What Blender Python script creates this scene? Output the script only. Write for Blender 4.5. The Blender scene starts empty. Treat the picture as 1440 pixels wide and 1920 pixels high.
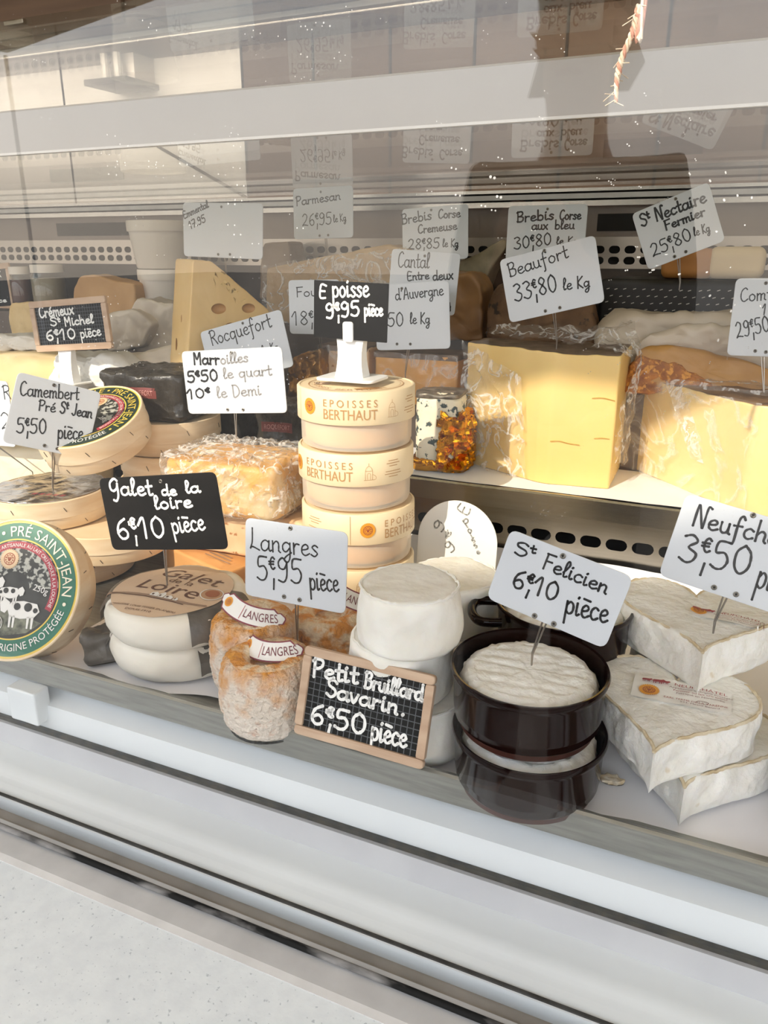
import bpy, bmesh, math, random
from mathutils import Vector, Matrix, noise
from mathutils.bvhtree import BVHTree
S = bpy.context.scene
COL = S.collection
random.seed(7)
PI = math.pi

# ---------------------------------------------------------------- camera
FPX, CZ = 1450.0, 0.36
YAW, PIT = math.radians(24.2), math.radians(18.74)
FW = Vector((-math.sin(YAW)*math.cos(PIT), math.cos(YAW)*math.cos(PIT), -math.sin(PIT)))
RT = Vector((math.cos(YAW), math.sin(YAW), 0))
UP = RT.cross(FW)
CAM = Vector((0, 0, CZ))
cd = bpy.data.cameras.new('camera'); cam = bpy.data.objects.new('camera', cd); COL.objects.link(cam)
cam.matrix_world = Matrix.Translation(CAM) @ Matrix((RT, UP, -FW)).transposed().to_4x4()
cd.sensor_fit = 'VERTICAL'; cd.sensor_height = 36; cd.lens = 36*FPX/1920; cd.clip_start = 0.01; cd.clip_end = 200
S.camera = cam

# ---------------------------------------------------------------- light
EXPOSURE = 0.04; WALL_FILL = 17
SUN = Vector((0.30, 1.0, -0.73)).normalized()
ld = bpy.data.lights.new('sun', 'SUN'); ld.energy = 4.6; ld.angle = math.radians(0.53); ld.color = (1.0, 0.90, 0.74)
sun = bpy.data.objects.new('sun', ld); COL.objects.link(sun)
sun.rotation_euler = SUN.to_track_quat('-Z', 'Y').to_euler(); sun.location = (-3, -6, 5)
w = bpy.data.worlds.new('sky'); S.world = w; w.use_nodes = True
NT = w.node_tree; bg = NT.nodes['Background']; bg.inputs[1].default_value = 1.0
tcw = NT.nodes.new('ShaderNodeTexCoord'); sp_ = NT.nodes.new('ShaderNodeSeparateXYZ'); rw = NT.nodes.new('ShaderNodeValToRGB')
NT.links.new(tcw.outputs['Generated'], sp_.inputs[0]); NT.links.new(sp_.outputs['Z'], rw.inputs[0]); NT.links.new(rw.outputs[0], bg.inputs[0])
rw.color_ramp.elements[0].position = .03; rw.color_ramp.elements[0].color = (2.6, 2.3, 1.98, 1)          # dusty bright horizon
rw.color_ramp.elements[1].position = .35; rw.color_ramp.elements[1].color = (4.0, 4.35, 4.75, 1)          # pale sky
S.view_settings.view_transform = 'Standard'; S.view_settings.look = 'None'
S.view_settings.exposure = EXPOSURE; S.view_settings.gamma = 1; S.view_settings.use_curve_mapping = False
S.cycles.use_denoising = True
S.cycles.caustics_reflective = False; S.cycles.caustics_refractive = False
S.cycles.max_bounces = 16; S.cycles.transparent_max_bounces = 40; S.cycles.sample_clamp_indirect = 6

# ---------------------------------------------------------------- pixel helpers (1440 x 1920 photograph)
def ray(x, y): return FW + RT*((x-720)/FPX) - UP*((y-960)/FPX)
def at(x, y, Y):
    d = ray(x, y); return CAM + d*(Y/d.y)
def atz(x, y, z):
    d = ray(x, y); return CAM + d*((z-CZ)/d.z)
def depth(p): return (p-CAM).dot(FW)

# ---------------------------------------------------------------- materials
def lin(h):
    h = h.lstrip('#'); c = [int(h[i:i+2], 16)/255 for i in (0, 2, 4)]
    return tuple((v/12.92 if v <= .04045 else ((v+.055)/1.055)**2.4) for v in c)+(1,)
MATS = {}
def mat(name, col, rough=.5, metal=0, col2=None, scale=30, bump=0, bscale=None, spec=.5, sss=0, stretch=None, thresh=None, detail=4, coat=0, col3=None, scale3=60, thresh3=(.62, .68), trans=0, zmix=None):
    if name in MATS: return MATS[name]
    m = bpy.data.materials.new(name); m.use_nodes = True; nt = m.node_tree; N = nt.nodes; L = nt.links
    b = N['Principled BSDF']
    b.inputs['Base Color'].default_value = lin(col); b.inputs['Roughness'].default_value = rough
    b.inputs['Metallic'].default_value = metal; b.inputs['Specular IOR Level'].default_value = spec
    b.inputs['Coat Weight'].default_value = coat
    if sss:
        b.inputs['Subsurface Weight'].default_value = sss; b.inputs['Subsurface Radius'].default_value = (1, .6, .3); b.inputs['Subsurface Scale'].default_value = .004
    if trans: b.inputs['Transmission Weight'].default_value = trans
    tc = N.new('ShaderNodeTexCoord'); mp = N.new('ShaderNodeMapping'); L.new(tc.outputs['Object'], mp.inputs[0])
    if stretch: mp.inputs['Scale'].default_value = stretch
    src = None
    if col2:
        n = N.new('ShaderNodeTexNoise'); n.inputs['Scale'].default_value = scale; n.inputs['Detail'].default_value = detail
        L.new(mp.outputs[0], n.inputs['Vector'])
        r = N.new('ShaderNodeValToRGB'); a, c = thresh or (.35, .65)
        r.color_ramp.elements[0].position = a; r.color_ramp.elements[1].position = c
        r.color_ramp.elements[0].color = lin(col); r.color_ramp.elements[1].color = lin(col2)
        src = n.outputs['Fac']
        if zmix:                                     # colour changes up the height of the thing, broken up by the noise
            sz = N.new('ShaderNodeSeparateXYZ'); L.new(tc.outputs['Object'], sz.inputs[0]); ma = N.new('ShaderNodeMath'); ma.operation = 'MULTIPLY_ADD'
            ma.inputs[1].default_value = zmix[1]; ma.inputs[2].default_value = -zmix[0]*zmix[1]; L.new(sz.outputs['Z'], ma.inputs[0])
            mb = N.new('ShaderNodeMath'); mb.operation = 'ADD'; L.new(ma.outputs[0], mb.inputs[0]); L.new(src, mb.inputs[1]); src = mb.outputs[0]
        L.new(src, r.inputs[0]); src = r.outputs[0]
        if col3:
            n3 = N.new('ShaderNodeTexNoise'); n3.inputs['Scale'].default_value = scale3; n3.inputs['Detail'].default_value = 6
            L.new(mp.outputs[0], n3.inputs['Vector'])
            r3 = N.new('ShaderNodeMapRange'); r3.inputs[1].default_value = thresh3[0]; r3.inputs[2].default_value = thresh3[1]
            L.new(n3.outputs['Fac'], r3.inputs[0])
            mx = N.new('ShaderNodeMix'); mx.data_type = 'RGBA'
            L.new(r3.outputs[0], mx.inputs['Factor']); L.new(src, mx.inputs['A']); mx.inputs['B'].default_value = lin(col3)
            src = mx.outputs['Result']
        L.new(src, b.inputs['Base Color'])
    if bump:
        nb = N.new('ShaderNodeTexNoise'); nb.inputs['Scale'].default_value = bscale or scale; nb.inputs['Detail'].default_value = 6
        L.new(mp.outputs[0], nb.inputs['Vector'])
        bp = N.new('ShaderNodeBump'); bp.inputs['Strength'].default_value = min(1, bump); bp.inputs['Distance'].default_value = .001*max(1, bump)
        L.new(nb.outputs['Fac'], bp.inputs['Height']); L.new(bp.outputs[0], b.inputs['Normal'])
    MATS[name] = m; return m
def clothmat(name, col, glow):
    """thin awning cloth: scatters daylight back and lets part of it through"""
    m = bpy.data.materials.new(name); m.use_nodes = True; nt = m.node_tree; N = nt.nodes; L = nt.links; N.remove(N['Principled BSDF'])
    d = N.new('ShaderNodeBsdfDiffuse'); d.inputs[0].default_value = lin(col); t = N.new('ShaderNodeBsdfTranslucent'); t.inputs[0].default_value = lin(col)
    n = N.new('ShaderNodeTexNoise'); n.inputs['Scale'].default_value = 8; mr = N.new('ShaderNodeMapRange'); mr.inputs[3].default_value = glow*.9; mr.inputs[4].default_value = glow*1.1; L.new(n.outputs['Fac'], mr.inputs[0])
    mx = N.new('ShaderNodeMixShader'); L.new(mr.outputs[0], mx.inputs[0]); L.new(d.outputs[0], mx.inputs[1]); L.new(t.outputs[0], mx.inputs[2]); L.new(mx.outputs[0], N['Material Output'].inputs['Surface'])
    MATS[name] = m; return m
def glassmat(name, tint='#ffffff', rough=0.0, ior=1.45, bump=0, bscale=60, dirt=0, haze=0, gcol='#ffffff', stretch=None, crease=0, cscale=26):
    """clear sheet: Fresnel mix of mirror reflection over plain transparency, with optional dust specks"""
    if name in MATS: return MATS[name]
    m = bpy.data.materials.new(name); m.use_nodes = True; nt = m.node_tree; N = nt.nodes; L = nt.links
    N.remove(N['Principled BSDF']); out = N['Material Output']
    t = N.new('ShaderNodeBsdfTransparent'); t.inputs[0].default_value = lin(tint)
    g = N.new('ShaderNodeBsdfGlossy'); g.inputs['Roughness'].default_value = rough; g.inputs['Color'].default_value = lin(gcol)
    f = N.new('ShaderNodeFresnel'); f.inputs['IOR'].default_value = ior
    ge = N.new('ShaderNodeNewGeometry'); im = N.new('ShaderNodeMix'); im.inputs[2].default_value = ior; im.inputs[3].default_value = 1/ior   # both faces of the sheet reflect alike
    L.new(ge.outputs['Backfacing'], im.inputs[0]); L.new(im.outputs[0], f.inputs['IOR'])
    mx = N.new('ShaderNodeMixShader'); L.new(f.outputs[0], mx.inputs[0]); L.new(t.outputs[0], mx.inputs[1]); L.new(g.outputs[0], mx.inputs[2])
    tc = N.new('ShaderNodeTexCoord'); mp = N.new('ShaderNodeMapping'); L.new(tc.outputs['Object'], mp.inputs[0])
    if stretch: mp.inputs['Scale'].default_value = stretch
    if dirt: mp.inputs['Scale'].default_value = (1, 0, 1)
    last = mx.outputs[0]
    if bump:
        n = N.new('ShaderNodeTexNoise'); n.inputs['Scale'].default_value = bscale; n.inputs['Detail'].default_value = 4; L.new(mp.outputs[0], n.inputs['Vector'])
        n.inputs['Distortion'].default_value = .6
        b = N.new('ShaderNodeBump'); b.inputs['Strength'].default_value = 1; b.inputs['Distance'].default_value = .001*bump; L.new(n.outputs['Fac'], b.inputs['Height'])
        L.new(b.outputs[0], g.inputs['Normal']); L.new(b.outputs[0], f.inputs['Normal'])
    if haze:
        d = N.new('ShaderNodeBsdfDiffuse'); d.inputs[0].default_value = lin(gcol)
        m2 = N.new('ShaderNodeMixShader'); m2.inputs[0].default_value = haze; L.new(last, m2.inputs[1]); L.new(d.outputs[0], m2.inputs[2]); last = m2.outputs[0]
    if crease:                                       # white streaks painted as the glints on crumpled film
        n4 = N.new('ShaderNodeTexNoise'); n4.inputs['Scale'].default_value = cscale; n4.inputs['Detail'].default_value = 5; n4.inputs['Distortion'].default_value = 1.5; L.new(mp.outputs[0], n4.inputs['Vector'])
        rc4 = N.new('ShaderNodeValToRGB'); e4 = rc4.color_ramp.elements; e4[0].position = .46; e4[0].color = (0, 0, 0, 1); e4[1].position = .56; e4[1].color = (0, 0, 0, 1); k4 = e4.new(.51); k4.color = (crease, crease, crease, 1); L.new(n4.outputs['Fac'], rc4.inputs[0])
        d4 = N.new('ShaderNodeBsdfDiffuse'); d4.inputs[0].default_value = (.9, .88, .85, 1)
        m4 = N.new('ShaderNodeMixShader'); L.new(rc4.outputs[0], m4.inputs[0]); L.new(last, m4.inputs[1]); L.new(d4.outputs[0], m4.inputs[2]); last = m4.outputs[0]
    if dirt:
        v = N.new('ShaderNodeTexVoronoi'); v.inputs['Scale'].default_value = 240; L.new(mp.outputs[0], v.inputs['Vector'])
        n2 = N.new('ShaderNodeTexNoise'); n2.inputs['Scale'].default_value = 14; L.new(mp.outputs[0], n2.inputs['Vector'])
        mr = N.new('ShaderNodeMapRange'); mr.inputs[1].default_value = .42; mr.inputs[2].default_value = .75; mr.inputs[3].default_value = .0; mr.inputs[4].default_value = .15; L.new(n2.outputs['Fac'], mr.inputs[0])
        lt = N.new('ShaderNodeMath'); lt.operation = 'LESS_THAN'; L.new(v.outputs['Distance'], lt.inputs[0]); L.new(mr.outputs[0], lt.inputs[1])
        sz = N.new('ShaderNodeSeparateXYZ'); L.new(tc.outputs['Object'], sz.inputs[0]); zr = N.new('ShaderNodeMapRange'); zr.inputs[1].default_value = 1.12; zr.inputs[2].default_value = 1.3; zr.inputs[4].default_value = dirt; L.new(sz.outputs['Z'], zr.inputs[0])
        ml = N.new('ShaderNodeMath'); ml.operation = 'MULTIPLY'; L.new(zr.outputs[0], ml.inputs[1]); L.new(lt.outputs[0], ml.inputs[0])
        d = N.new('ShaderNodeBsdfDiffuse'); d.inputs[0].default_value = (.85, .85, .85, 1)
        m3 = N.new('ShaderNodeMixShader'); L.new(ml.outputs[0], m3.inputs[0]); L.new(last, m3.inputs[1]); L.new(d.outputs[0], m3.inputs[2]); last = m3.outputs[0]
    L.new(last, out.inputs['Surface'])
    MATS[name] = m; return m

# ---------------------------------------------------------------- geometry collector
class Geo:
    def __init__(s): s.v = []; s.f = []; s.m = []; s.mats = []
    def mi(s, m):
        if m not in s.mats: s.mats.append(m)
        return s.mats.index(m)
    def add(s, vs, fs, m):
        o = len(s.v); k = s.mi(m); s.v += [Vector(v) for v in vs]
        s.f += [tuple(i+o for i in f) for f in fs]; s.m += [k]*len(fs)
    def bvh(s): return BVHTree.FromPolygons([tuple(v) for v in s.v], s.f)
def obj(name, G, parent=None, smooth=True, loc=None, angle=40):
    o0 = Vector(loc) if loc is not None else (Vector(parent.get('wl')) if parent else Vector((0, 0, 0)))
    me = bpy.data.meshes.new(name); me.from_pydata([tuple(v-o0) for v in G.v], [], G.f)
    for m in G.mats: me.materials.append(m)
    me.polygons.foreach_set('material_index', G.m); me.validate()
    bm = bmesh.new(); bm.from_mesh(me); bmesh.ops.remove_doubles(bm, verts=bm.verts, dist=1e-7); bmesh.ops.recalc_face_normals(bm, faces=bm.faces) if len(bm.faces) < 200000 else None
    bm.to_mesh(me); bm.free()
    if smooth:
        me.polygons.foreach_set('use_smooth', [True]*len(me.polygons)); me.set_sharp_from_angle(angle=math.radians(angle))
    ob = bpy.data.objects.new(name, me); COL.objects.link(ob)
    if parent: ob.parent = parent; ob['wl'] = parent['wl']
    else: ob.location = o0; ob['wl'] = tuple(o0)
    if parent and loc is not None: ob.location = o0-Vector(parent['wl']); ob['wl'] = tuple(o0)
    return ob
def tag(o, label=None, cat=None, group=None, kind=None):
    if label: o['label'] = label
    if cat: o['category'] = cat
    if group: o['group'] = group
    if kind: o['kind'] = kind
    return o
def thing(name, label, cat, loc, group=None):
    o = bpy.data.objects.new(name, None); COL.objects.link(o); o.location = loc; o['wl'] = tuple(loc); o.empty_display_size = .02
    return tag(o, label, cat, group)
def relabel(o, label): o['label'] = label
def dup(root, loc, rotz=0, label=None):
    r = root.copy(); COL.objects.link(r); r.location = loc; r.rotation_euler.z = rotz
    if label: r['label'] = label
    for ch in list(root.children):
        c = ch.copy(); COL.objects.link(c); c.parent = r
        for g in list(ch.children):
            d = g.copy(); COL.objects.link(d); d.parent = c
    return r

# ---------------------------------------------------------------- frames and shapes
class Fr:
    def __init__(s, o, ux, uy):
        s.o = Vector(o); s.x = Vector(ux).normalized(); s.y = (Vector(uy)-s.x*Vector(uy).dot(s.x)).normalized(); s.n = s.x.cross(s.y)
    def __call__(s, x, y, h=0): return s.o + s.x*x + s.y*y + s.n*h
    def local(s, px, py):
        d = ray(px, py); k = (s.o-CAM).dot(s.n)/d.dot(s.n); p = CAM+d*k-s.o
        return p.dot(s.x), p.dot(s.y)
def flat(o=(0, 0, 0), rot=0): return Fr(o, (math.cos(rot), math.sin(rot), 0), (-math.sin(rot), math.cos(rot), 0))
def cylmap(c, r, a0=0):
    """x runs round a vertical cylinder from the angle facing the viewer, y runs up"""
    def f(x, y, h=0):
        a = a0 + x/r
        return Vector((c[0]+(r+h)*math.sin(a), c[1]-(r+h)*math.cos(a), c[2]+y))
    return f
def drape(bvh, fr, lift=.0004):
    def f(x, y, h=0):
        p = fr(x, y, .2); hit = bvh.ray_cast(p, -fr.n)
        return (hit[0] if hit[0] is not None else fr(x, y)) + fr.n*(h+lift)
    return f
def box(G, x0, x1, y0, y1, z0, z1, m, fr=None):
    fr = fr or (lambda a, b, c: Vector((a, b, c)))
    vs = [fr(x, y, z) for z in (z0, z1) for x, y in ((x0, y0), (x1, y0), (x1, y1), (x0, y1))]
    G.add(vs, [(3, 2, 1, 0), (4, 5, 6, 7), (0, 1, 5, 4), (1, 2, 6, 5), (2, 3, 7, 6), (3, 0, 4, 7)], m)
def bbox(G, x0, x1, y0, y1, z0, z1, m, b=.002, fr=None, seg=3):
    """bevelled box"""
    puck(G, [(x0, y0), (x1, y0), (x1, y1), (x0, y1)], z1-z0, m, er=b, rc=b, z0=z0, fr=fr, step=max(.004, min(x1-x0, y1-y0)/6))
def extr(G, prof, x0, x1, m, closed=True):
    """profile in (y, z) pulled along x"""
    n = len(prof); vs = [(x0, y, z) for y, z in prof]+[(x1, y, z) for y, z in prof]
    fs = [(i, (i+1) % n, n+(i+1) % n, n+i) for i in range(n if closed else n-1)]
    if closed: fs += [tuple(range(n))[::-1], tuple(range(n, 2*n))]
    G.add(vs, fs, m)
def tube(G, pts, r, m, seg=8, closed=False):
    pts = [Vector(p) for p in pts]; n = len(pts); rs = r if isinstance(r, (list, tuple)) else [r]*n
    vs = []; fs = []; prev = None
    for i, p in enumerate(pts):
        t = (pts[(i+1) % n if closed else min(i+1, n-1)]-pts[(i-1) % n if closed else max(i-1, 0)]).normalized()
        a = prev if prev else (Vector((0, 0, 1)) if abs(t.z) < .9 else Vector((1, 0, 0)))
        u = (a-t*a.dot(t)).normalized(); prev = u; v = t.cross(u)
        vs += [p+(u*math.cos(k*2*PI/seg)+v*math.sin(k*2*PI/seg))*rs[i] for k in range(seg)]
    for i in range(n if closed else n-1):
        j = (i+1) % n
        fs += [(i*seg+k, i*seg+(k+1) % seg, j*seg+(k+1) % seg, j*seg+k) for k in range(seg)]
    if not closed: fs += [tuple(range(seg))[::-1], tuple(range((n-1)*seg, n*seg))]
    G.add(vs, fs, m)
def lathe(G, prof, m, o=(0, 0, 0), seg=72, fr=None):
    """(r, z) profile turned about z; fr maps (x, y, z)"""
    fr = fr or (lambda a, b, c: Vector(o)+Vector((a, b, c)))
    vs = []; fs = []; n = len(prof)
    for k in range(seg):
        a = 2*PI*k/seg
        vs += [fr(r*math.cos(a), r*math.sin(a), z) for r, z in prof]
    for k in range(seg):
        j = (k+1) % seg
        for i in range(n-1): fs.append((k*n+i, j*n+i, j*n+i+1, k*n+i+1))
    G.add(vs, fs, m)
def circle(r, n=96, sq=1.0): return [(r*math.cos(2*PI*i/n), r*sq*math.sin(2*PI*i/n)) for i in range(n)]
def rounded(poly, rc, step):
    """corner-rounded outline, resampled"""
    n = len(poly); out = []
    for i in range(n):
        p0, p, p1 = Vector(poly[i-1]), Vector(poly[i]), Vector(poly[(i+1) % n])
        r = min(rc, (p0-p).length*.45, (p1-p).length*.45)
        a = p+(p0-p).normalized()*r; b = p+(p1-p).normalized()*r
        for t in (0, .25, .5, .75, 1): out.append(a*(1-t)**2+p*2*t*(1-t)+b*t*t)
    res = []
    for i in range(len(out)):
        a, b = out[i], out[(i+1) % len(out)]; k = max(1, int((b-a).length/step))
        res += [tuple(a.lerp(b, j/k)) for j in range(k)]
    return res
def fbm(p, s, seed=0):
    q = Vector(p)*s+Vector((seed*7.1, seed*3.3, seed*1.7)); return noise.noise(q)+.5*noise.noise(q*2.1)+.25*noise.noise(q*4.3)
def puck(G, out, h, m, mtop=None, er=.004, rc=0, z0=0, nz=0, ns=60, seed=0, bulge=0, dimple=0, fr=None, step=.004, side=6, topfn=None, taper=0, nzt=None, mbot=None, ridge=False, crown=0):
    """solid slab from an outline: rounded edges, optional bulge, dimple and a noisy skin"""
    if rc: out = rounded(out, rc, step)
    fr = fr or (lambda a, b, c: Vector((a, b, c)))
    c = Vector((sum(p[0] for p in out)/len(out), sum(p[1] for p in out)/len(out)))
    er = min(er, h*.49); prof = [(0, 0, 0, 0), (.5, 0, 0, 0), (.9, 0, 0, 0)]
    for i in range(4):
        a = i/4*PI/2; prof.append((1, er*(1-math.sin(a)), er*(1-math.cos(a)), .5))
    for i in range(side+1):
        t = i/side; prof.append((1, -bulge*4*t*(1-t), er+(h-2*er)*t, 1))
    for i in range(1, 5):
        a = i/4*PI/2; prof.append((1, er*(1-math.cos(a)), h-er+er*math.sin(a), 2))
    tops = (.97, .93, .87, .8, .72, .63, .53, .42, .3, .17, .06, 0)
    for k in tops: prof.append((k, er if k > .5 else 0, h, 2))
    n = len(out); vs = []
    for k, ins, z, w_ in prof:
        for x, y in out:
            d = Vector((x, y))-c; R = d.length or 1e-9
            rr = max(0, (R-ins)/R)*k*(1-taper*z/h); p = Vector((c.x+d.x*rr, c.y+d.y*rr, z))
            if w_ == 2 and k < 1:
                if dimple: p.z -= dimple*max(0, 1-(k/.75)**2)**.7
                if crown: p.z += crown*(1-k*k)
                if topfn: p.z += topfn(p.x, p.y)
            if nz and w_:
                f = fbm(p, ns, seed); f = (.5-abs(f))*1.2 if ridge else f
                dr = (d/R).to_3d()
                if w_ == 1: p += dr*nz*f
                elif w_ == 2: p += dr*nz*f*(k if k > .9 else 0) + Vector((0, 0, (nzt if nzt is not None else nz)*f))
                else: p += dr*nz*f*.5
            vs.append(fr(p.x, p.y, p.z+z0))
    fs = []; ft = []; P = len(prof); nt = P-len(tops)-1
    for i in range(P-1):
        for j in range(n):
            q = (i*n+j, i*n+(j+1) % n, (i+1)*n+(j+1) % n, (i+1)*n+j)
            (ft if i >= nt-1 else fs).append(q)
    if mtop: G.add(vs, fs, m); o = len(G.v)-len(vs); kk = G.mi(mtop); G.f += [tuple(a+o for a in f) for f in ft]; G.m += [kk]*len(ft)
    else: G.add(vs, fs+ft, m)

# ---------------------------------------------------------------- flat marks (labels, print, handwriting), mapped through any frame
def d_ring(G, m, cx, cy, r0, r1, mm, h=0, seg=56, a0=0, a1=2*PI, nr=2):
    vs = []; fs = []; full = abs(a1-a0-2*PI) < 1e-6
    for i in range(nr+1):
        r = r0+(r1-r0)*i/nr
        for k in range(seg+1):
            a = a0+(a1-a0)*k/seg; vs.append(m(cx+r*math.sin(a), cy+r*math.cos(a), h))
    for i in range(nr):
        for k in range(seg): b = i*(seg+1)+k; fs.append((b, b+seg+1, b+seg+2, b+1))
    G.add(vs, fs, mm)
def d_rect(G, m, x0, x1, y0, y1, mm, h=0, nx=12, ny=3):
    vs = [m(x0+(x1-x0)*i/nx, y0+(y1-y0)*j/ny, h) for j in range(ny+1) for i in range(nx+1)]
    G.add(vs, [(j*(nx+1)+i, j*(nx+1)+i+1, (j+1)*(nx+1)+i+1, (j+1)*(nx+1)+i) for j in range(ny) for i in range(nx)], mm)
def d_poly(G, m, pts, mm, h=0):
    G.add([m(x, y, h) for x, y in pts], [tuple(range(len(pts)))], mm)
_TX = {}
def tgeo(s):
    if s not in _TX:
        cu = bpy.data.curves.new('t', 'FONT'); cu.body = s; cu.resolution_u = 3; cu.size = 1
        ob = bpy.data.objects.new('t', cu); me = bpy.data.meshes.new_from_object(ob)
        vs = [(v.co.x, v.co.y) for v in me.vertices]; fs = [tuple(p.vertices) for p in me.polygons]
        bpy.data.objects.remove(ob); bpy.data.curves.remove(cu); bpy.data.meshes.remove(me)
        _TX[s] = (vs, fs, min(v[0] for v in vs), max(v[0] for v in vs))
    return _TX[s]
def capH():
    vs = tgeo('H')[0]; return max(v[1] for v in vs)
def d_text(G, m, s, x, y, hgt, mm, width=None, h=.0003, align='c', rot=0, slant=0):
    vs, fs, a, b = tgeo(s); k = hgt/capH(); kx = (width/(b-a)) if width else k
    off = {'c': -(a+b)/2, 'l': -a, 'r': -b}[align]; cr, sr = math.cos(rot), math.sin(rot)
    P = [((u+off+slant*v)*kx, v*k) for u, v in vs]
    G.add([m(x+p*cr-q*sr, y+p*sr+q*cr, h) for p, q in P], fs, mm)
def d_arc(G, m, s, cx, cy, R, hgt, mm, a_mid=0, span=None, h=.0003, inside=False):
    """text on a circle; angle measured clockwise from up; inside=True reads along the bottom"""
    vs, fs, a, b = tgeo(s); k = hgt/capH(); W = (b-a)*k; kx = k*(span*R/W if span else 1); mid = (a+b)/2; out = []
    for u, v in vs:
        x = (u-mid)*kx; y = v*k
        if not inside: t = a_mid+x/R; r = R+y
        else: t = a_mid-x/R; r = R+hgt-y
        out.append(m(cx+r*math.sin(t), cy+r*math.cos(t), h))
    G.add(out, fs, mm)
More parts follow.
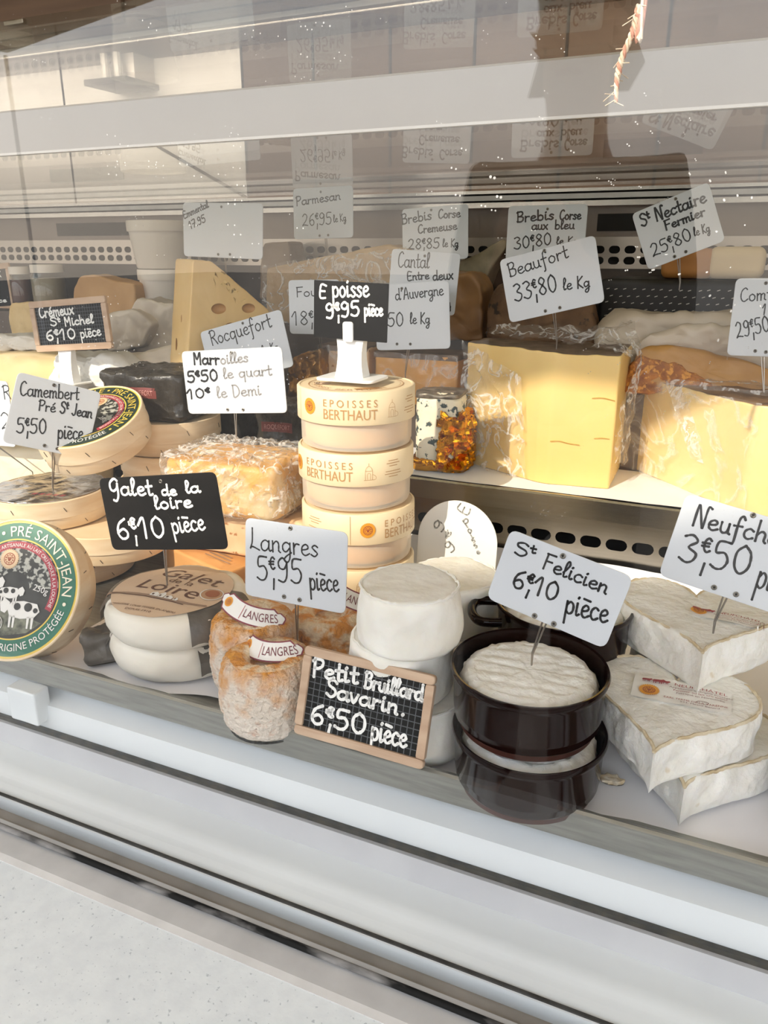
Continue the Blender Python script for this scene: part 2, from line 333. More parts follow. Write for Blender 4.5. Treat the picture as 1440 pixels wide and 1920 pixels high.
# one-line pen alphabet: width | strokes of x,y points (baseline 0, small letters 5, capitals 10)
PEN = {
'a': "5.6|4.6,4.2 2.6,5 .6,3.4 .8,.8 2.6,.1 4.4,1.8 4.8,4.8|4.8,4.6 4.7,1.2 5.4,.1 6,.6", 'b': "5.2|.8,10 .9,.3|.9,3.4 2.6,5 4.5,3.8 4.4,1 2.6,0 .9,.9",
'c': "4.6|4.2,4.2 2.6,5 .8,3.6 .7,1.3 2.3,0 4.4,.9", 'd': "5.8|4.5,4.1 2.6,5 .7,3.5 .8,1 2.4,.1 4.3,1.6 4.8,4|4.8,9.6 4.7,1.2 5.4,.1 6,.6",
'e': "4.8|.9,2.4 3.4,2.9 4.2,4 2.8,5 1,3.7 .9,1.2 2.6,0 4.8,1", 'f': "4.4|4.4,8.6 3.4,10 2.2,8.6 1.9,4 1.9,-3 1,-4|.4,4.8 3.9,5.1",
'g': "5.4|4.5,4.2 2.6,5 .8,3.6 1,1.4 2.6,.7 4.4,2.4|4.7,4.8 4.6,-1.6 3.3,-4 1.4,-3.2 2.6,-1.4 5.4,.5", 'h': "5.2|.8,10 .8,0|.8,3 2.6,5 4.2,4 4.2,1 5,.1",
'i': "2.6|.9,5 .9,1 1.5,.1 2.5,.7|1,7.1 1.3,7.5", 'j': "3|1.8,5 1.8,-2.6 .3,-3.8|2,7.1 2.2,7.5", 'k': "5|.8,10 .8,0|4.3,5 1,2.5 4.8,0",
'l': "2.8|.6,2.6 2.6,7.6 2,10 1,8.4 1,1.2 1.8,.1 2.8,.8", 'm': "7|.7,5 .8,0|.8,3.3 2.3,5 3.4,4 3.4,0|3.4,3.3 5,5 6,4 6,.8 6.8,.1",
'n': "5|.7,5 .8,0|.8,3.2 2.6,5 4,4 4,.9 4.9,.1", 'o': "5|2.6,5 .8,3.7 .8,1.2 2.5,0 4.3,1.3 4.3,3.7 2.6,5", 'p': "5.2|.9,5 .8,-4|.9,3.5 2.7,5 4.5,3.8 4.4,1.2 2.7,.1 .9,1",
'q': "5.4|4.5,4.2 2.6,5 .8,3.6 .9,1 2.5,.1 4.4,1.6|4.7,4.8 4.6,-4", 'r': "3.9|.8,5 .9,0|.9,3 2.1,4.7 3.7,4.6", 's': "4.2|3.8,4.3 2.4,5 1,4 2.3,2.7 3.7,1.4 2.3,0 .5,.7",
't': "3.6|1.8,8.6 1.7,1.1 2.5,.1 3.6,.6|.3,5.1 3.6,5.4", 'u': "5.2|.7,5 .8,1.3 2.2,.1 3.8,1.2 4.1,4.9|4.1,4.6 4.2,.9 5,.1", 'v': "4.4|.5,5 2.2,.1 4.1,5", 'x': "4.6|.5,5 4.3,0|4.2,5 .4,0",
'y': "5|.7,5 .9,1.4 2.4,.3 4.2,2|4.4,5 4.2,-2.4 2.6,-4", 'z': "4.4|.6,5 4,5 .5,0 4.3,0", 'é': "4.8|.9,2.4 3.4,2.9 4.2,4 2.8,5 1,3.7 .9,1.2 2.6,0 4.8,1|2.4,6.6 3.8,8.4", 'è': "4.8|.9,2.4 3.4,2.9 4.2,4 2.8,5 1,3.7 .9,1.2 2.6,0 4.8,1|.9,7.4 4.4,6.9",
'A': "6|.4,0 3.2,10 5.4,0|1.4,3.6 4.6,3.8", 'B': "5.6|1,10 1,0|.4,9.2 3.6,10 4.8,8 3.4,5.7 1.2,5.2|2,5.3 5,4.4 4.8,1.2 2.8,0 .6,.6", 'C': "6|5.4,8.8 4,10 1.6,8 .8,4 1.6,1 3.4,0 5.8,1.6", 'D': "6|1,10 1,0 3.4,.2 5.4,3 5.2,7 3.4,9.8 .6,10",
'E': "5.6|5.2,9.6 1.2,9.8 1,.2 5.2,.1|1.1,5 4.4,5.2", 'F': "5.4|1.2,9.8 1,0|.8,9.8 5.4,10|1.1,5.2 4.4,5.4", 'G': "6.2|5.4,8.8 3.8,10 1.2,7.6 1,4 2.6,2.6 4.6,4.2 5.2,6.8|5.3,7 5,0 3.6,-3.4 2,-3", 'H': "6|1,10 1,0|5,10 5,0|1,5 5,5.3",
'J': "5|4,10 4,2 2.6,0 .8,1.2", 'K': "5.4|1,10 1,0|5,9.6 1.2,4.4 5.4,0", 'L': "5.6|1.8,10 1.5,3.6 .3,.4 1.6,1.4 5.4,.1", 'M': "7|1,0 1.2,10 3.4,4 5.8,10 6,0", 'N': "6.4|.8,0 1.2,9.6 2,9.6 4.6,.6 5.2,.6 5.6,10 7.2,10",
'P': "5.4|1.2,10 1,0|.3,8.6 2.6,10 5,9 4.8,6.4 3,4.8 1.2,4.9", 'R': "5.8|1.2,10 1,0|.3,8.8 2.8,10 5,8.8 4.6,6.2 1.4,4.9 3,4.6 5.6,0", 'S': "5.4|5,8.6 3.4,10 1.2,9 1.4,6.6 4.4,4.6 4.8,2 2.8,0 .6,1.4",
'0': "5.6|3,10 1,7.4 1,2.4 2.8,0 4.8,2.6 4.8,7.4 3,10", '1': "4.4|.4,6.4 2.8,10 2.7,0", '2': "5.6|.9,8 2.6,10 4.6,8.4 3.8,4.6 .5,.2 2,.8 5.2,.2", '3': "5.4|.9,9.2 3,10 4.6,8 2.4,5.6 4.8,3.6 4.2,1 2.4,0 .3,1.2",
'4': "5.6|3.6,10 .4,3 5.2,3.2|4,5.6 4,0", '5': "5.4|4.9,9.8 1.6,9.7 1.2,5.8 3.6,6 4.8,3.4 3.8,.6 2,0 .4,1", '6': "5.4|4.4,9.8 1.8,7.4 .9,3 2.2,.1 4.2,.6 4.7,3 3.2,4.9 1.1,3.4", '7': "5|.5,9.8 4.8,9.8 2,0|1,5 4.2,5.2",
'8': "5.4|3.1,5.4 1.2,7.6 2.8,10 4.6,8 3.1,5.4 .9,2.4 2.8,0 4.8,2.2 3.1,5.4", '9': "5.4|4.7,8 3,10 1.1,8.2 1.5,5.8 3.4,5.4 4.6,7.6|4.7,8.4 4.4,2.6 3,0 .8,.6", '€': "6|5,8.6 3.4,10 1.7,7.4 1.6,2.6 3.2,0 5,1.2|.3,6.2 4.2,6.4|.3,4 4,4.2",
',': "2.4|1.6,.9 1.2,-3.4", '.': "2|.7,0 1,.4", "'": "2.4|1.6,10 1.1,7.2", '-': "4|.6,3.4 3.4,3.4", ' ': "3.4|", '£': "4|.2,0 .4,.3"}
def spline(pts, n=5):
    if len(pts) < 3: return pts
    P = [pts[0]]+pts+[pts[-1]]; out = []
    for i in range(1, len(P)-2):
        p0, p1, p2, p3 = P[i-1:i+3]
        for k in range(n):
            t = k/n; out.append(tuple(.5*(2*b+(c-a)*t+(2*a-5*b+4*c-d)*t*t+(3*b-a-3*c+d)*t**3) for a, b, c, d in zip(p0, p1, p2, p3)))
    return out+[pts[-1]]
def ribbon(G, m, pts, wd, mm, h):
    pts = [Vector(p) for p in pts]; n = len(pts); L_, R_ = [], []
    for i in range(n):
        t = pts[min(i+1, n-1)]-pts[max(i-1, 0)]; t = t.normalized() if t.length > 1e-9 else Vector((1, 0)); q = Vector((-t.y, t.x))*wd/2
        q *= .85+.3*noise.noise(Vector((pts[i].x*900, pts[i].y*900, 1)))
        L_.append(pts[i]+q); R_.append(pts[i]-q)
    vs = [m(p.x, p.y, h) for p in L_]+[m(p.x, p.y, h) for p in R_]
    G.add(vs, [(i, n+i, n+i+1, i+1) for i in range(n-1)], mm)
    for p in (pts[0], pts[-1]):
        G.add([m(p.x+wd/2*math.cos(k*PI/4), p.y+wd/2*math.sin(k*PI/4), h) for k in range(8)], [tuple(range(8))], mm)
def pen_layout(s):
    """'^' lifts and shrinks the next sign; the euro sign is always written small and high"""
    out = []; x = 0; i = 0
    while i < len(s):
        c = s[i]; k, dy = 1, 0
        if c == '^': i += 1; c = s[i]; k, dy = .6, 4.6
        if c == '€': k, dy = .5, 5
        if c == ',' and out: x -= 3
        wd, *st = PEN[c].split('|')
        for q in st:
            if q: out.append([(x+float(a)*k, dy+float(b)*k) for a, b in (t.split(',') for t in q.split())])
        x += (float(wd)+.5)*k; i += 1
    return out, x
def handwrite(G, m, s, x0, y0, x1, y1, hgt, wd, mm, h=.0005):
    st, W = pen_layout(s); d = Vector((x1-x0, y1-y0)); kx = d.length/W; u = d.normalized(); v = Vector((-u.y, u.x)); ky = hgt/10
    for q in st:
        ribbon(G, m, [Vector((x0, y0))+u*(a*kx)+v*(b*ky) for a, b in spline(q)], wd, mm, h)
# ---------------------------------------------------------------- palette
STEEL = mat('brushed_steel', '#b0aba2', .24, 1, '#b6b1a8', 30, .06, 260, stretch=(.4, 10, 10))
STEELD = mat('tray_steel', '#8f8f89', .42, .85, '#a3a39c', 25, .1, 200, stretch=(1, 10, 10))
ALU = mat('aluminium', '#b9b8b8', .45, .15, '#c6c5c5', 30, .05, 100)
WHITE = mat('white_enamel', '#dde2e4', .3, 0, '#d6dbde', 6, 0)
WHITE2 = mat('white_fascia', '#b5b0a9', .35, 0, '#aea9a2', 5)
SPECK = mat('speckled_laminate', '#dfe4e7', .4, 0, '#d8dde1', 90, .1, 300, col3='#b4bbc1', scale3=330, thresh3=(.64, .7))
RUBBER = mat('black_rubber', '#171716', .6, 0, '#3a3a39', 60, .4, 150)
WORN = mat('worn_rubber', '#161616', .7, 0, '#8a8887', 55, .6, 90, spec=.15, thresh=(.47, .68), stretch=(.35, 1, 1))
SEAL = mat('dirty_seal', '#15140f', .8, 0, '#39352a', 110, .8, 200, spec=.1)
TAUPE = mat('channel_metal', '#8f877e', .5, .2, '#a39b92', 30, .1, 90)
BLACK = mat('black_gap', '#0d0b0a', .8)
DARKP = mat('dark_panel', '#4a4038', .5, .2, '#3a322c', 8)
PAPER = mat('white_paper', '#f4f3f5', .7, 0, '#ebeaee', 12, .3, 25)
PAPERW = mat('waxed_paper', '#dcd6cc', .55, 0, '#cfc7ba', 14, .6, 30)
WALLW = mat('white_wall_panel', '#e6e2dc', .45, 0, '#dbd6cf', 3)
SEAM = mat('panel_seam', '#3a3531', .8)
BROWN = mat('brown_wood', '#7c6452', .6, 0, '#6a5445', 4, .2, 40, stretch=(.3, 1, 6))
DBROWN = mat('dark_brown_wall', '#64503f', .6, 0, '#523f31', 3)
FLOORM = mat('floor_vinyl', '#7d746a', .6, 0, '#6d655c', 12)
CEILM = mat('awning_cloth', '#b79c7c', .8, 0, '#ab9071', 6)
PAVE = mat('pavement_stone', '#4a4540', .85, 0, '#3b3733', 3, .5, 30)
GLASS = glassmat('front_pane', '#fdfdfd', 0, 1.4, dirt=.5)
GLASS2 = glassmat('shelf_pane', '#f4f6f4', 0.015, 1.1); GLASS3 = glassmat('top_pane', '#f4f6f4', 0.01, 1.42)

def structure(name, G, smooth=False):
    o = obj(name, G, smooth=smooth); o['kind'] = 'structure'; return o

# ---------------------------------------------------------------- the place: the open market van and the street
G = Geo(); box(G, -30, 30, -40, 12, -1.0, -.93, PAVE); structure('floor_street', G)
G = Geo(); box(G, -3.6, 2.4, .95, 2.4, -.93, -.87, FLOORM); structure('floor', G)
YB = 2.3
xs = at(470, 320, YB).x
G = Geo(); box(G, -3.6, xs, YB, YB+.06, -.9, 1.6, WALLW)
for px, py in ((137, 330),):
    x = at(px, py, YB).x; box(G, x-.004, x+.004, YB-.001, YB+.01, -.9, 1.6, SEAM)
a, b = at(288, 270, YB-.001), at(472, 376, YB-.001); d = (b-a).normalized(); q = Vector((-d.z, 0, d.x))*.005
G.add([a-q, b-q, b+q, a+q], [(0, 1, 2, 3)], SEAM)
z = at(300, 374, YB).z; box(G, -3.6, xs, YB-.012, YB+.01, z-.02, z, SEAM)
structure('wall_back', G)
G = Geo(); box(G, xs, 2.4, YB-.02, YB+.06, -.9, 1.6, DBROWN)
for i in range(14):
    x = xs+.25*i; box(G, x-.004, x+.004, YB-.021, YB, -.9, 1.6, SEAM)
z = at(900, 318, YB).z; box(G, xs, 2.4, YB-.03, YB, z-.01, z+.012, BROWN)
structure('wall_back_right', G)
G = Geo(); box(G, -3.66, -3.6, .3, 2.4, -.9, 1.6, WALLW); structure('wall_left', G)
G = Geo(); box(G, 2.4, 2.46, .3, 2.4, -.9, 1.6, WALLW); structure('wall_right', G)
G = Geo(); box(G, -3.7, 2.5, 1.0, 2.4, 1.6, 1.63, CEILM); structure('ceiling', G)
G = Geo(); box(G, -3.7, 2.5, -1.0, -.97, 1.585, 1.66, ALU); structure('trim_1', G)
va = thing('van_awning', 'cream cloth awning of the market van over the case, glowing in the sun', 'awning', (-.6, 0, 1.6))
G = Geo(); G.add([(-3.7, -.985, 1.615), (2.5, -.985, 1.615), (2.5, 1.0, 1.625), (-3.7, 1.0, 1.625)], [(0, 1, 2, 3)], clothmat('sunlit_cloth', '#e3c9a2', .2)); obj('cloth', G, va, smooth=False)

# brown overhead cupboard on the van wall
zc = at(0, 92, YB-.3).z
t = thing('wall_cupboard', 'brown wooden overhead cupboard along the top of the van wall', 'cupboard', (-1.2, YB-.15, zc))
G = Geo(); bbox(G, -3.4, xs+1.7, YB-.3, YB-.002, zc, zc+.5, BROWN, .006); obj('body', G, t)
for i in range(5):
    x0 = -3.35+i*.85; G = Geo(); bbox(G, x0, x0+.8, YB-.315, YB-.3, zc+.02, zc+.48, BROWN, .004); dd = obj('door', G, t)
    G = Geo(); bbox(G, x0+.36, x0+.44, YB-.33, YB-.315, zc+.05, zc+.062, STEEL, .002); obj('handle', G, dd)
# dispenser on the white wall
p = at(222, 152, YB-.1)
t = thing('paper_dispenser', 'grey metal dispenser with a black base on the white van wall', 'dispenser', p)
s = depth(p)/FPX
G = Geo(); bbox(G, p.x-38*s, p.x+40*s, YB-.1, YB-.002, p.z, p.z+120*s, mat('dispenser_grey', '#a59d96', .4, .3), .004); obj('body', G, t)
G = Geo(); bbox(G, p.x-52*s, p.x+48*s, YB-.16, YB-.002, p.z-10*s, p.z, BLACK, .002); obj('base', G, t)
for k in (-18, 12):
    G = Geo(); tube(G, [(p.x+k*s, YB-.12, p.z), (p.x+k*s, YB-.12, p.z+115*s)], 7*s, WHITE2); obj('roll', G, t)
# unseen awning added across the way to keep the sun off the front deck
t = thing('shade_awning', 'unseen beige awning on steel legs, added across the street to shade the front deck', 'awning', (-2, -4.2, -.93))
za = 2.7; e = lambda x: -2.88+.31*(x+.978)      # its near edge runs a little askew to the van
G = Geo(); vs = [(-9, e(-9), za), (6, e(6), za), (6, e(6)-2.2, za+.06), (-9, e(-9)-2.2, za+.06)]
G.add(vs+[(x, y, z-.02) for x, y, z in vs], [(0, 1, 2, 3), (7, 6, 5, 4), (4, 5, 1, 0), (5, 6, 2, 1), (6, 7, 3, 2), (7, 4, 0, 3)], CEILM); obj('cloth', G, t, smooth=False)
for x, y in ((-8.9, e(-8.9)-.1), (5.9, e(5.9)-.1), (-8.9, e(-8.9)-2.1), (5.9, e(5.9)-2.1)):
    G = Geo(); tube(G, [(x, y, -.93), (x, y, za-.02)], .025, ALU); obj('leg', G, t)
# added fill light under the cupboard, brightens the back wall
t = thing('fill_strip', 'long strip light added under the brown wall cupboard to brighten the wall', 'lamp', (-1.4, 2.03, zc))
G = Geo(); bbox(G, -3.3, .3, 2.01, 2.05, zc-.014, zc-.001, WHITE2, .003); obj('housing', G, t)
al = bpy.data.lights.new('fill_light', 'AREA'); al.shape = 'RECTANGLE'; al.size = 3.5; al.size_y = .03; al.energy = WALL_FILL; al.color = (1, .84, .68)
lo = bpy.data.objects.new('fill_light', al); COL.objects.link(lo); lo.location = (-1.5, 2.03, zc-.018); lo.rotation_euler = (math.radians(40), 0, 0)

# ---------------------------------------------------------------- the refrigerated case
X0, X1 = -2.3, .75
yy = lambda ypx, z: atz(720, ypx, z).y
case = thing('display_case', 'refrigerated cheese display case with steel trays and clear front glass', 'display case', (-.7, .8, -.93))
def part(name, G, **k): return obj(name, G, case, **k)
zl = -.09; ye = yy(1917, zl)
G = Geo(); extr(G, [(.16, zl-.03), (ye, zl-.03), (ye, zl), (.16, zl)], X0, X1, SPECK); part('counter_ledge', G, smooth=False)
y1 = yy(1852, -.088); y2 = yy(1826, -.082); y3 = yy(1816, -.084); y4 = yy(1778, -.094)
G = Geo(); extr(G, [(ye-.001, zl-.02), (y1+.004, zl-.02), (y1+.004, -.088), (ye+.004, -.088), (ye-.001, -.0895)], X0, X1, ALU); part('metal_edge_strip', G, smooth=False)
G = Geo(); c = (y1+y2)/2; r = (y2-y1)/2*1.1
extr(G, [(c+r*math.cos(a), -.0845+r*.9*math.sin(a)) for a in [k*2*PI/14 for k in range(14)]], X0, X1, WORN); part('glass_gasket', G)
G = Geo(); extr(G, [(y2, -.1), (y3, -.1), (y3, -.0858), (y2+.001, -.0848), (y2, -.087)], X0, X1, ALU); part('channel_lip', G)
G = Geo(); extr(G, [(y3, -.112), (y4+.004, -.112), (y4+.004, -.1), (y4, -.094), ((y3+y4)/2, -.098), (y3, -.094)], X0, X1, TAUPE); part('glass_channel', G, angle=60)
yb = yy(1771, -.084)
ysl = yy(1764, -.082); G = Geo(); extr(G, [(y4-.0005, -.108), (ysl, -.108), (ysl, -.0818), ((y4+ysl)/2, -.0812), (y4-.0005, -.084)], X0, X1, RUBBER); part('black_seal', G, smooth=False)
yr0, yr1, yr2 = yy(1702, -.077), yy(1690, -.074), yy(1678, -.0755)
ys = yy(1634, -.073)
G = Geo(); extr(G, [(yb, -.1), (yb, -.083), (yr0, -.0785), (yr1, -.0768), (yr2, -.0768), (ys+.004, -.073), (ys+.004, -.1)], X0, X1, WHITE); part('white_sill', G, angle=50)
ys2 = yy(1588, -.0545)
G = Geo(); extr(G, [(ys, -.1), (ys, -.0728), (ys2-.001, -.0545), (ys2+.004, -.0545), (ys2+.004, -.1)], X0, X1, mat('grey_strip', '#c3c4c7', .4, .2, '#bbbcc0', 20)); part('grey_strip', G, smooth=False)
yt0 = yy(1575, -.052)
G = Geo(); extr(G, [(ys2+.002, -.07), (yt0+.004, -.07), (yt0+.004, -.052), ((ys2+yt0)/2, -.0505), (ys2+.002, -.0525)], X0, X1, SEAL); part('dirty_seal', G)
yr = .432
G = Geo(); extr(G, [(yt0+.003, -.075), (yt0+.003, -.053), (yr-.004, -.03), (yr+.02, -.02), (.86, -.02), (.86, -.075)], X0, X1, WHITE); part('inner_panel', G, angle=20)
# front tray
G = Geo(); extr(G, [(yr, -.012), (yr-.001, -.011), (yr-.001, .0105), (yr+.001, .012), (yr+.004, .011), (yr+.006, .001), (yr+.03, -.003), (.86, -.003), (.86, -.012)], X0, X1, STEELD); part('front_tray', G, angle=35)
p = at(52, 1278, .425)
G = Geo(); bbox(G, p.x-.017, p.x+.017, .415, .432, -.045, -.012, WHITE, .002); part('tray_bracket', G)
# back of the front deck: vent plate with oval holes, under-shelf gap, shelf with steel edge
def ovalplate(name, x0, x1, z0, z1, y, rows, pitch, hw, hh, m, th=.0015):
    cu = bpy.data.curves.new(name, 'CURVE'); cu.dimensions = '2D'; cu.fill_mode = 'BOTH'; cu.extrude = th/2
    def loop(pts):
        s = cu.splines.new('POLY'); s.points.add(len(pts)-1); s.use_cyclic_u = True
        for q, (a, b) in zip(s.points, pts): q.co = (a, b, 0, 1)
    loop([(x0, z0), (x1, z0), (x1, z1), (x0, z1)])
    x = x0+pitch
    while x < x1-pitch:
        for zr in rows:
            r = hh/2; L = hw/2-r; pts = [(x+L+r*math.cos(a), zr+r*math.sin(a)) for a in [-PI/2+k*PI/6 for k in range(7)]]+[(x-L+r*math.cos(a), zr+r*math.sin(a)) for a in [PI/2+k*PI/6 for k in range(7)]]
            loop(pts)
        x += pitch
    o = bpy.data.objects.new(name, cu); me = bpy.data.meshes.new_from_object(o); bpy.data.objects.remove(o); bpy.data.curves.remove(cu)
    G = Geo(); G.add([(v.co.x, y-v.co.z, v.co.y) for v in me.vertices], [tuple(f.vertices) for f in me.polygons], m); bpy.data.meshes.remove(me); return G
YS, ZS = .835, .1
part('deck_vent_plate', ovalplate('v', X0, X1, .003, .062, .862, (.04,), .029, .024, .0135, STEEL), smooth=False)
G = Geo(); box(G, X0, X1, .9, .91, -.02, ZS-.004, BLACK); part('duct_back', G, smooth=False)
G = Geo(); extr(G, [(.858, .062), (.9, .062), (.9, .066), (.862, .07), (.858, .07)], X0, X1, STEEL); part('vent_rail', G, smooth=False)
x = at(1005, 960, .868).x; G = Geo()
box(G, X0, x, .872, .876, .07, ZS-.004, mat('duct_steel', '#a79c90', .35, .7)); box(G, x+.02, X1, .872, .876, .07, ZS-.004, mat('duct_shade', '#2c2420', .5))  # dark brown paints the shaded void under the shelf
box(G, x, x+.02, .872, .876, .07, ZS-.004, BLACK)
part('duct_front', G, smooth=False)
G = Geo(); extr(G, [(YS, ZS), (YS-.002, ZS-.002), (YS-.002, ZS-.024), (YS+.004, ZS-.026), (YS+.004, ZS-.004), (1.25, ZS-.004), (1.25, ZS)], X0, X1, STEEL); part('shelf', G, smooth=False)
# stepped rear tiers
T2, T3 = .195, .25
G = Geo(); extr(G, [(.97, ZS), (.97, T2), (1.08, T2), (1.08, T3), (1.246, T3), (1.246, ZS)], X0, X1, mat('tier_steel', '#6d625a', .45, .6, '#5d534c', 12)); part('rear_step', G, smooth=False)
# back wall of the case
YW = 1.25
part('back_vent_plate', ovalplate('v', X0, X1, .333, .378, YW-.003, (.36, .3445), .0225, .0165, .011, mat('vent_steel', '#b3a99d', .38, .8)), smooth=False)
G = Geo(); box(G, X0, X1, YW+.012, YW+.02, ZS, .39, BLACK); part('back_duct', G, smooth=False)
G = Geo(); box(G, X0, X1, YW-.002, YW+.012, T3, .333, DARKP); part('back_lower_panel', G, smooth=False)
G = Geo(); box(G, X0, X1, YW-.004, YW+.006, .378, .421, mat('back_panel_grey', '#80736a', .45, .3, '#74675e', 6)); part('back_upper_panel', G, smooth=False)
for px0, px1 in ((110, 245), (1120, 1300)):
    a, b = at(px0, 430, YW).x, at(px1, 430, YW).x; G = Geo(); box(G, a, b, YW-.0052, YW-.003, .386, .41, BLACK); part('door_opening', G, smooth=False)  # black plates paint the unlit inside of the openings, nothing is recessed
G = Geo()
for z0, z1, yo, m in ((.421, .4285, 0, STEEL), (.4285, .4315, .012, BLACK), (.4315, .4385, .002, ALU), (.4385, .4415, .012, BLACK), (.4415, .446, .004, STEEL)):
    box(G, X0, X1, YW-.014+yo, YW+.02, z0, z1, m)
part('sliding_rail', G, smooth=False)
# glass decks above and the white fascia
G = Geo(); box(G, X0, X1, .602, YW+.01, .4475, .4535, GLASS2); part('lower_glass_shelf', G, smooth=False)
G = Geo(); box(G, X0, X1, .5, 1.12, .519, .525, GLASS3); part('upper_glass_shelf', G, smooth=False)
G = Geo(); extr(G, [(.6, .4475), (.599, .4485), (.597, .483), (.6, .485), (.612, .485), (.612, .4475)], X0, X1, WHITE2); part('fascia', G, smooth=False)
G = Geo(); extr(G, [(.5985, .4465), (.6025, .4465), (.6025, .4485), (.5985, .4485)], X0, X1, mat('edge_highlight', '#d8d4cc', .3)); part('fascia_edge', G, smooth=False)  # pale strip paints the thin highlight under the fascia
# front pane standing in the channel
yg = (y3+y4)/2
G = Geo(); box(G, X0, X1, yg-.003, yg+.003, -.094, .95, GLASS); part('front_glass', G, smooth=False)
G = Geo(); box(G, X0, X1, ye+.01, .95, -.93, -.121, WHITE); part('body', G, smooth=False)
# end cheeks carry the glass decks
for x in (X0, X1):
    G = Geo(); box(G, x-.012, x, .5, YW+.02, -.1, .55, WHITE2); part('end_panel', G, smooth=False)
# papers lining the tray and the shelf
def sheet(G, x0, x1, y0, y1, z, m, nx=60, ny=26, amp=.0012, curl=None, thick=.0006, sc=14, seed=0):
    f = lambda x, y: z+amp*(.6+fbm((x, y, 0), sc, seed))+(curl(x, y) if curl else 0)
    vs = []
    for k in (0, 1):
        for j in range(ny+1):
            for i in range(nx+1):
                x = x0+(x1-x0)*i/nx; y = y0+(y1-y0)*j/ny
                y_ = y+ (.004*noise.noise(Vector((x*9, j*.1, seed))) if j in (0, ny) else 0)+(.02*math.exp(-((x+.365)/.045)**2)*(1-j/ny) if seed == 0 and z < 0 else 0)
                vs.append((x, y_, max(z+.0002, f(x, y))-k*thick*.3))
    o = (nx+1)*(ny+1); fs = []
    for j in range(ny):
        for i in range(nx):
            a = j*(nx+1)+i; fs += [(a, a+1, a+nx+2, a+nx+1), (o+a+nx+1, o+a+nx+2, o+a+1, o+a)]
    G.add(vs, fs, m)
G = Geo(); sheet(G, -.56, .32, .443, .853, -.0022, PAPER, 90, 44, curl=lambda x, y: .02*max(0, (y-.8)/.053)**2 if y > .8 else 0)
tag(obj('liner_paper', G), 'white paper liner covering the front steel tray under the soft cheeses', 'paper')
G = Geo(); sheet(G, -.4, .4, YS+.004, .965, ZS+.0003, PAPER, 60, 16, amp=.0015, sc=9)
tag(obj('liner_paper', G), 'white paper sheet on the raised steel shelf under the big yellow wedge', 'paper')
# pale twine hanging down in front of the fascia
pts = [at(1214, -60, .5), at(1198, 10, .5), at(1186, 60, .5), at(1166, 110, .5), at(1157, 150, .5), at(1155, 192, .5)]
pts = [(pts[0].x+.012, .5, 1.6), (pts[0].x+.004, .5, .9)]+[tuple(p) for p in pts]
sp = [Vector(p) for p in spline(pts, 10)]
G = Geo()
TW = mat('pale_twine', '#efe2cf', .8, 0, '#d8c3a8', 200); TWR = mat('red_twine', '#cf9a86', .8)
for k in range(3):
    q = []
    for i, p in enumerate(sp):
        a = i*.9+k*2*PI/3; r = .0011 if i < len(sp)-14 else .0011*(len(sp)-i)/14
        q.append(p+Vector((r*math.cos(a), r*math.sin(a), 0)))
    tube(G, q, .0009, TWR if k == 0 else TW, 6)
for i in range(12, len(sp), 2):
    p = sp[i]; d = Vector((random.uniform(-1, 1), random.uniform(-1, 1), random.uniform(-1, .3)))*.007
    tube(G, [p, p+d*.6, p+d], .00025, TW, 4)
tag(obj('hanging_twine', G), 'frayed pale twine with a red strand hanging in front of the white fascia', 'string')
# drip of white: little scraps on the paper
t = Geo(); puck(t, circle(.009, 20, .5), .003, mat('crumb', '#cdb894', .8, 0, '#e5dccb', 200), er=.0015, nz=.004, ns=200, fr=flat(atz(1148, 1466, .0012), .2), nzt=.001)
tag(obj('cheese_crumb', t), 'small tan cheese crumb on the white paper beside the brown crocks', 'crumb')
# ---------------------------------------------------------------- price signs
CARD = mat('white_card', '#d0d4d9', .35, 0, '#c9ced4', 8)
CARDB = mat('black_card', '#0e0d0c', .35, 0, '#171513', 20, spec=.1)
INK = mat('black_ink', '#101012', .4); INK_LIT = mat('sunlit_ink', '#8d8c8c', .5); CHALK = mat('chalk_pen', '#f1f1ee', .6); EYE = mat('eyelet_metal', '#77736b', .35, .9); EYEB = mat('eyelet_hole', '#16130f', .6)  # the grey copy paints ink as washed out where sun falls
WIRE = mat('pin_wire', '#a7a199', .3, 1)
WOODF = mat('pale_wood_frame', '#c9ad92', .55, 0, '#b4957a', 30, .2, 90, stretch=(.5, 8, 2))
SLATE = mat('slate_board', '#0f1113', .6, 0, '#15181a', 30, spec=.06); GRID = mat('grid_line', '#4f5357', .6)
PLASTW = mat('white_plastic', '#f1f1ef', .3)
def cardframe(c4, Y, yaw=0, tilt=0):
    n = Vector((math.sin(yaw), -math.cos(yaw)*math.cos(tilt), math.sin(tilt))).normalized()
    cx, cy = sum(p[0] for p in c4)/4, sum(p[1] for p in c4)/4
    o = at(cx, cy, Y); hx = Vector((0, 0, 1)).cross(-n) if abs(n.z) < .99 else Vector((1, 0, 0))
    hx = Vector((math.cos(yaw), math.sin(yaw), 0)); fr = Fr(o, hx, n.cross(hx))
    P = [Vector(fr.local(*p)) for p in c4]
    ux = ((P[1]-P[0])+(P[2]-P[3])).normalized(); W = ((P[1]-P[0]).length+(P[2]-P[3]).length)/2
    uy = Vector((-ux.y, ux.x)); H = abs(((P[0]-P[3]).dot(uy)+(P[1]-P[2]).dot(uy))/2)
    return Fr(o, fr.x*ux.x+fr.y*ux.y, fr.x*uy.x+fr.y*uy.y), W, H
def writing(G, fr, lines, mm, h=.0012):
    for L in lines:
        s, (x0, y0), (x1, y1), hp, pw = L[:5]; m_ = L[5] if len(L) > 5 else mm
        a = fr.local(x0, y0); b = fr.local(x1, y1); c = fr.local(x0, y0-hp)
        k = (Vector(c)-Vector(a)).length/hp
        handwrite(G, fr, s, a[0], a[1], b[0], b[1], hp*k, pw*k*1.15, mm if len(L) <= 5 else m_, h)
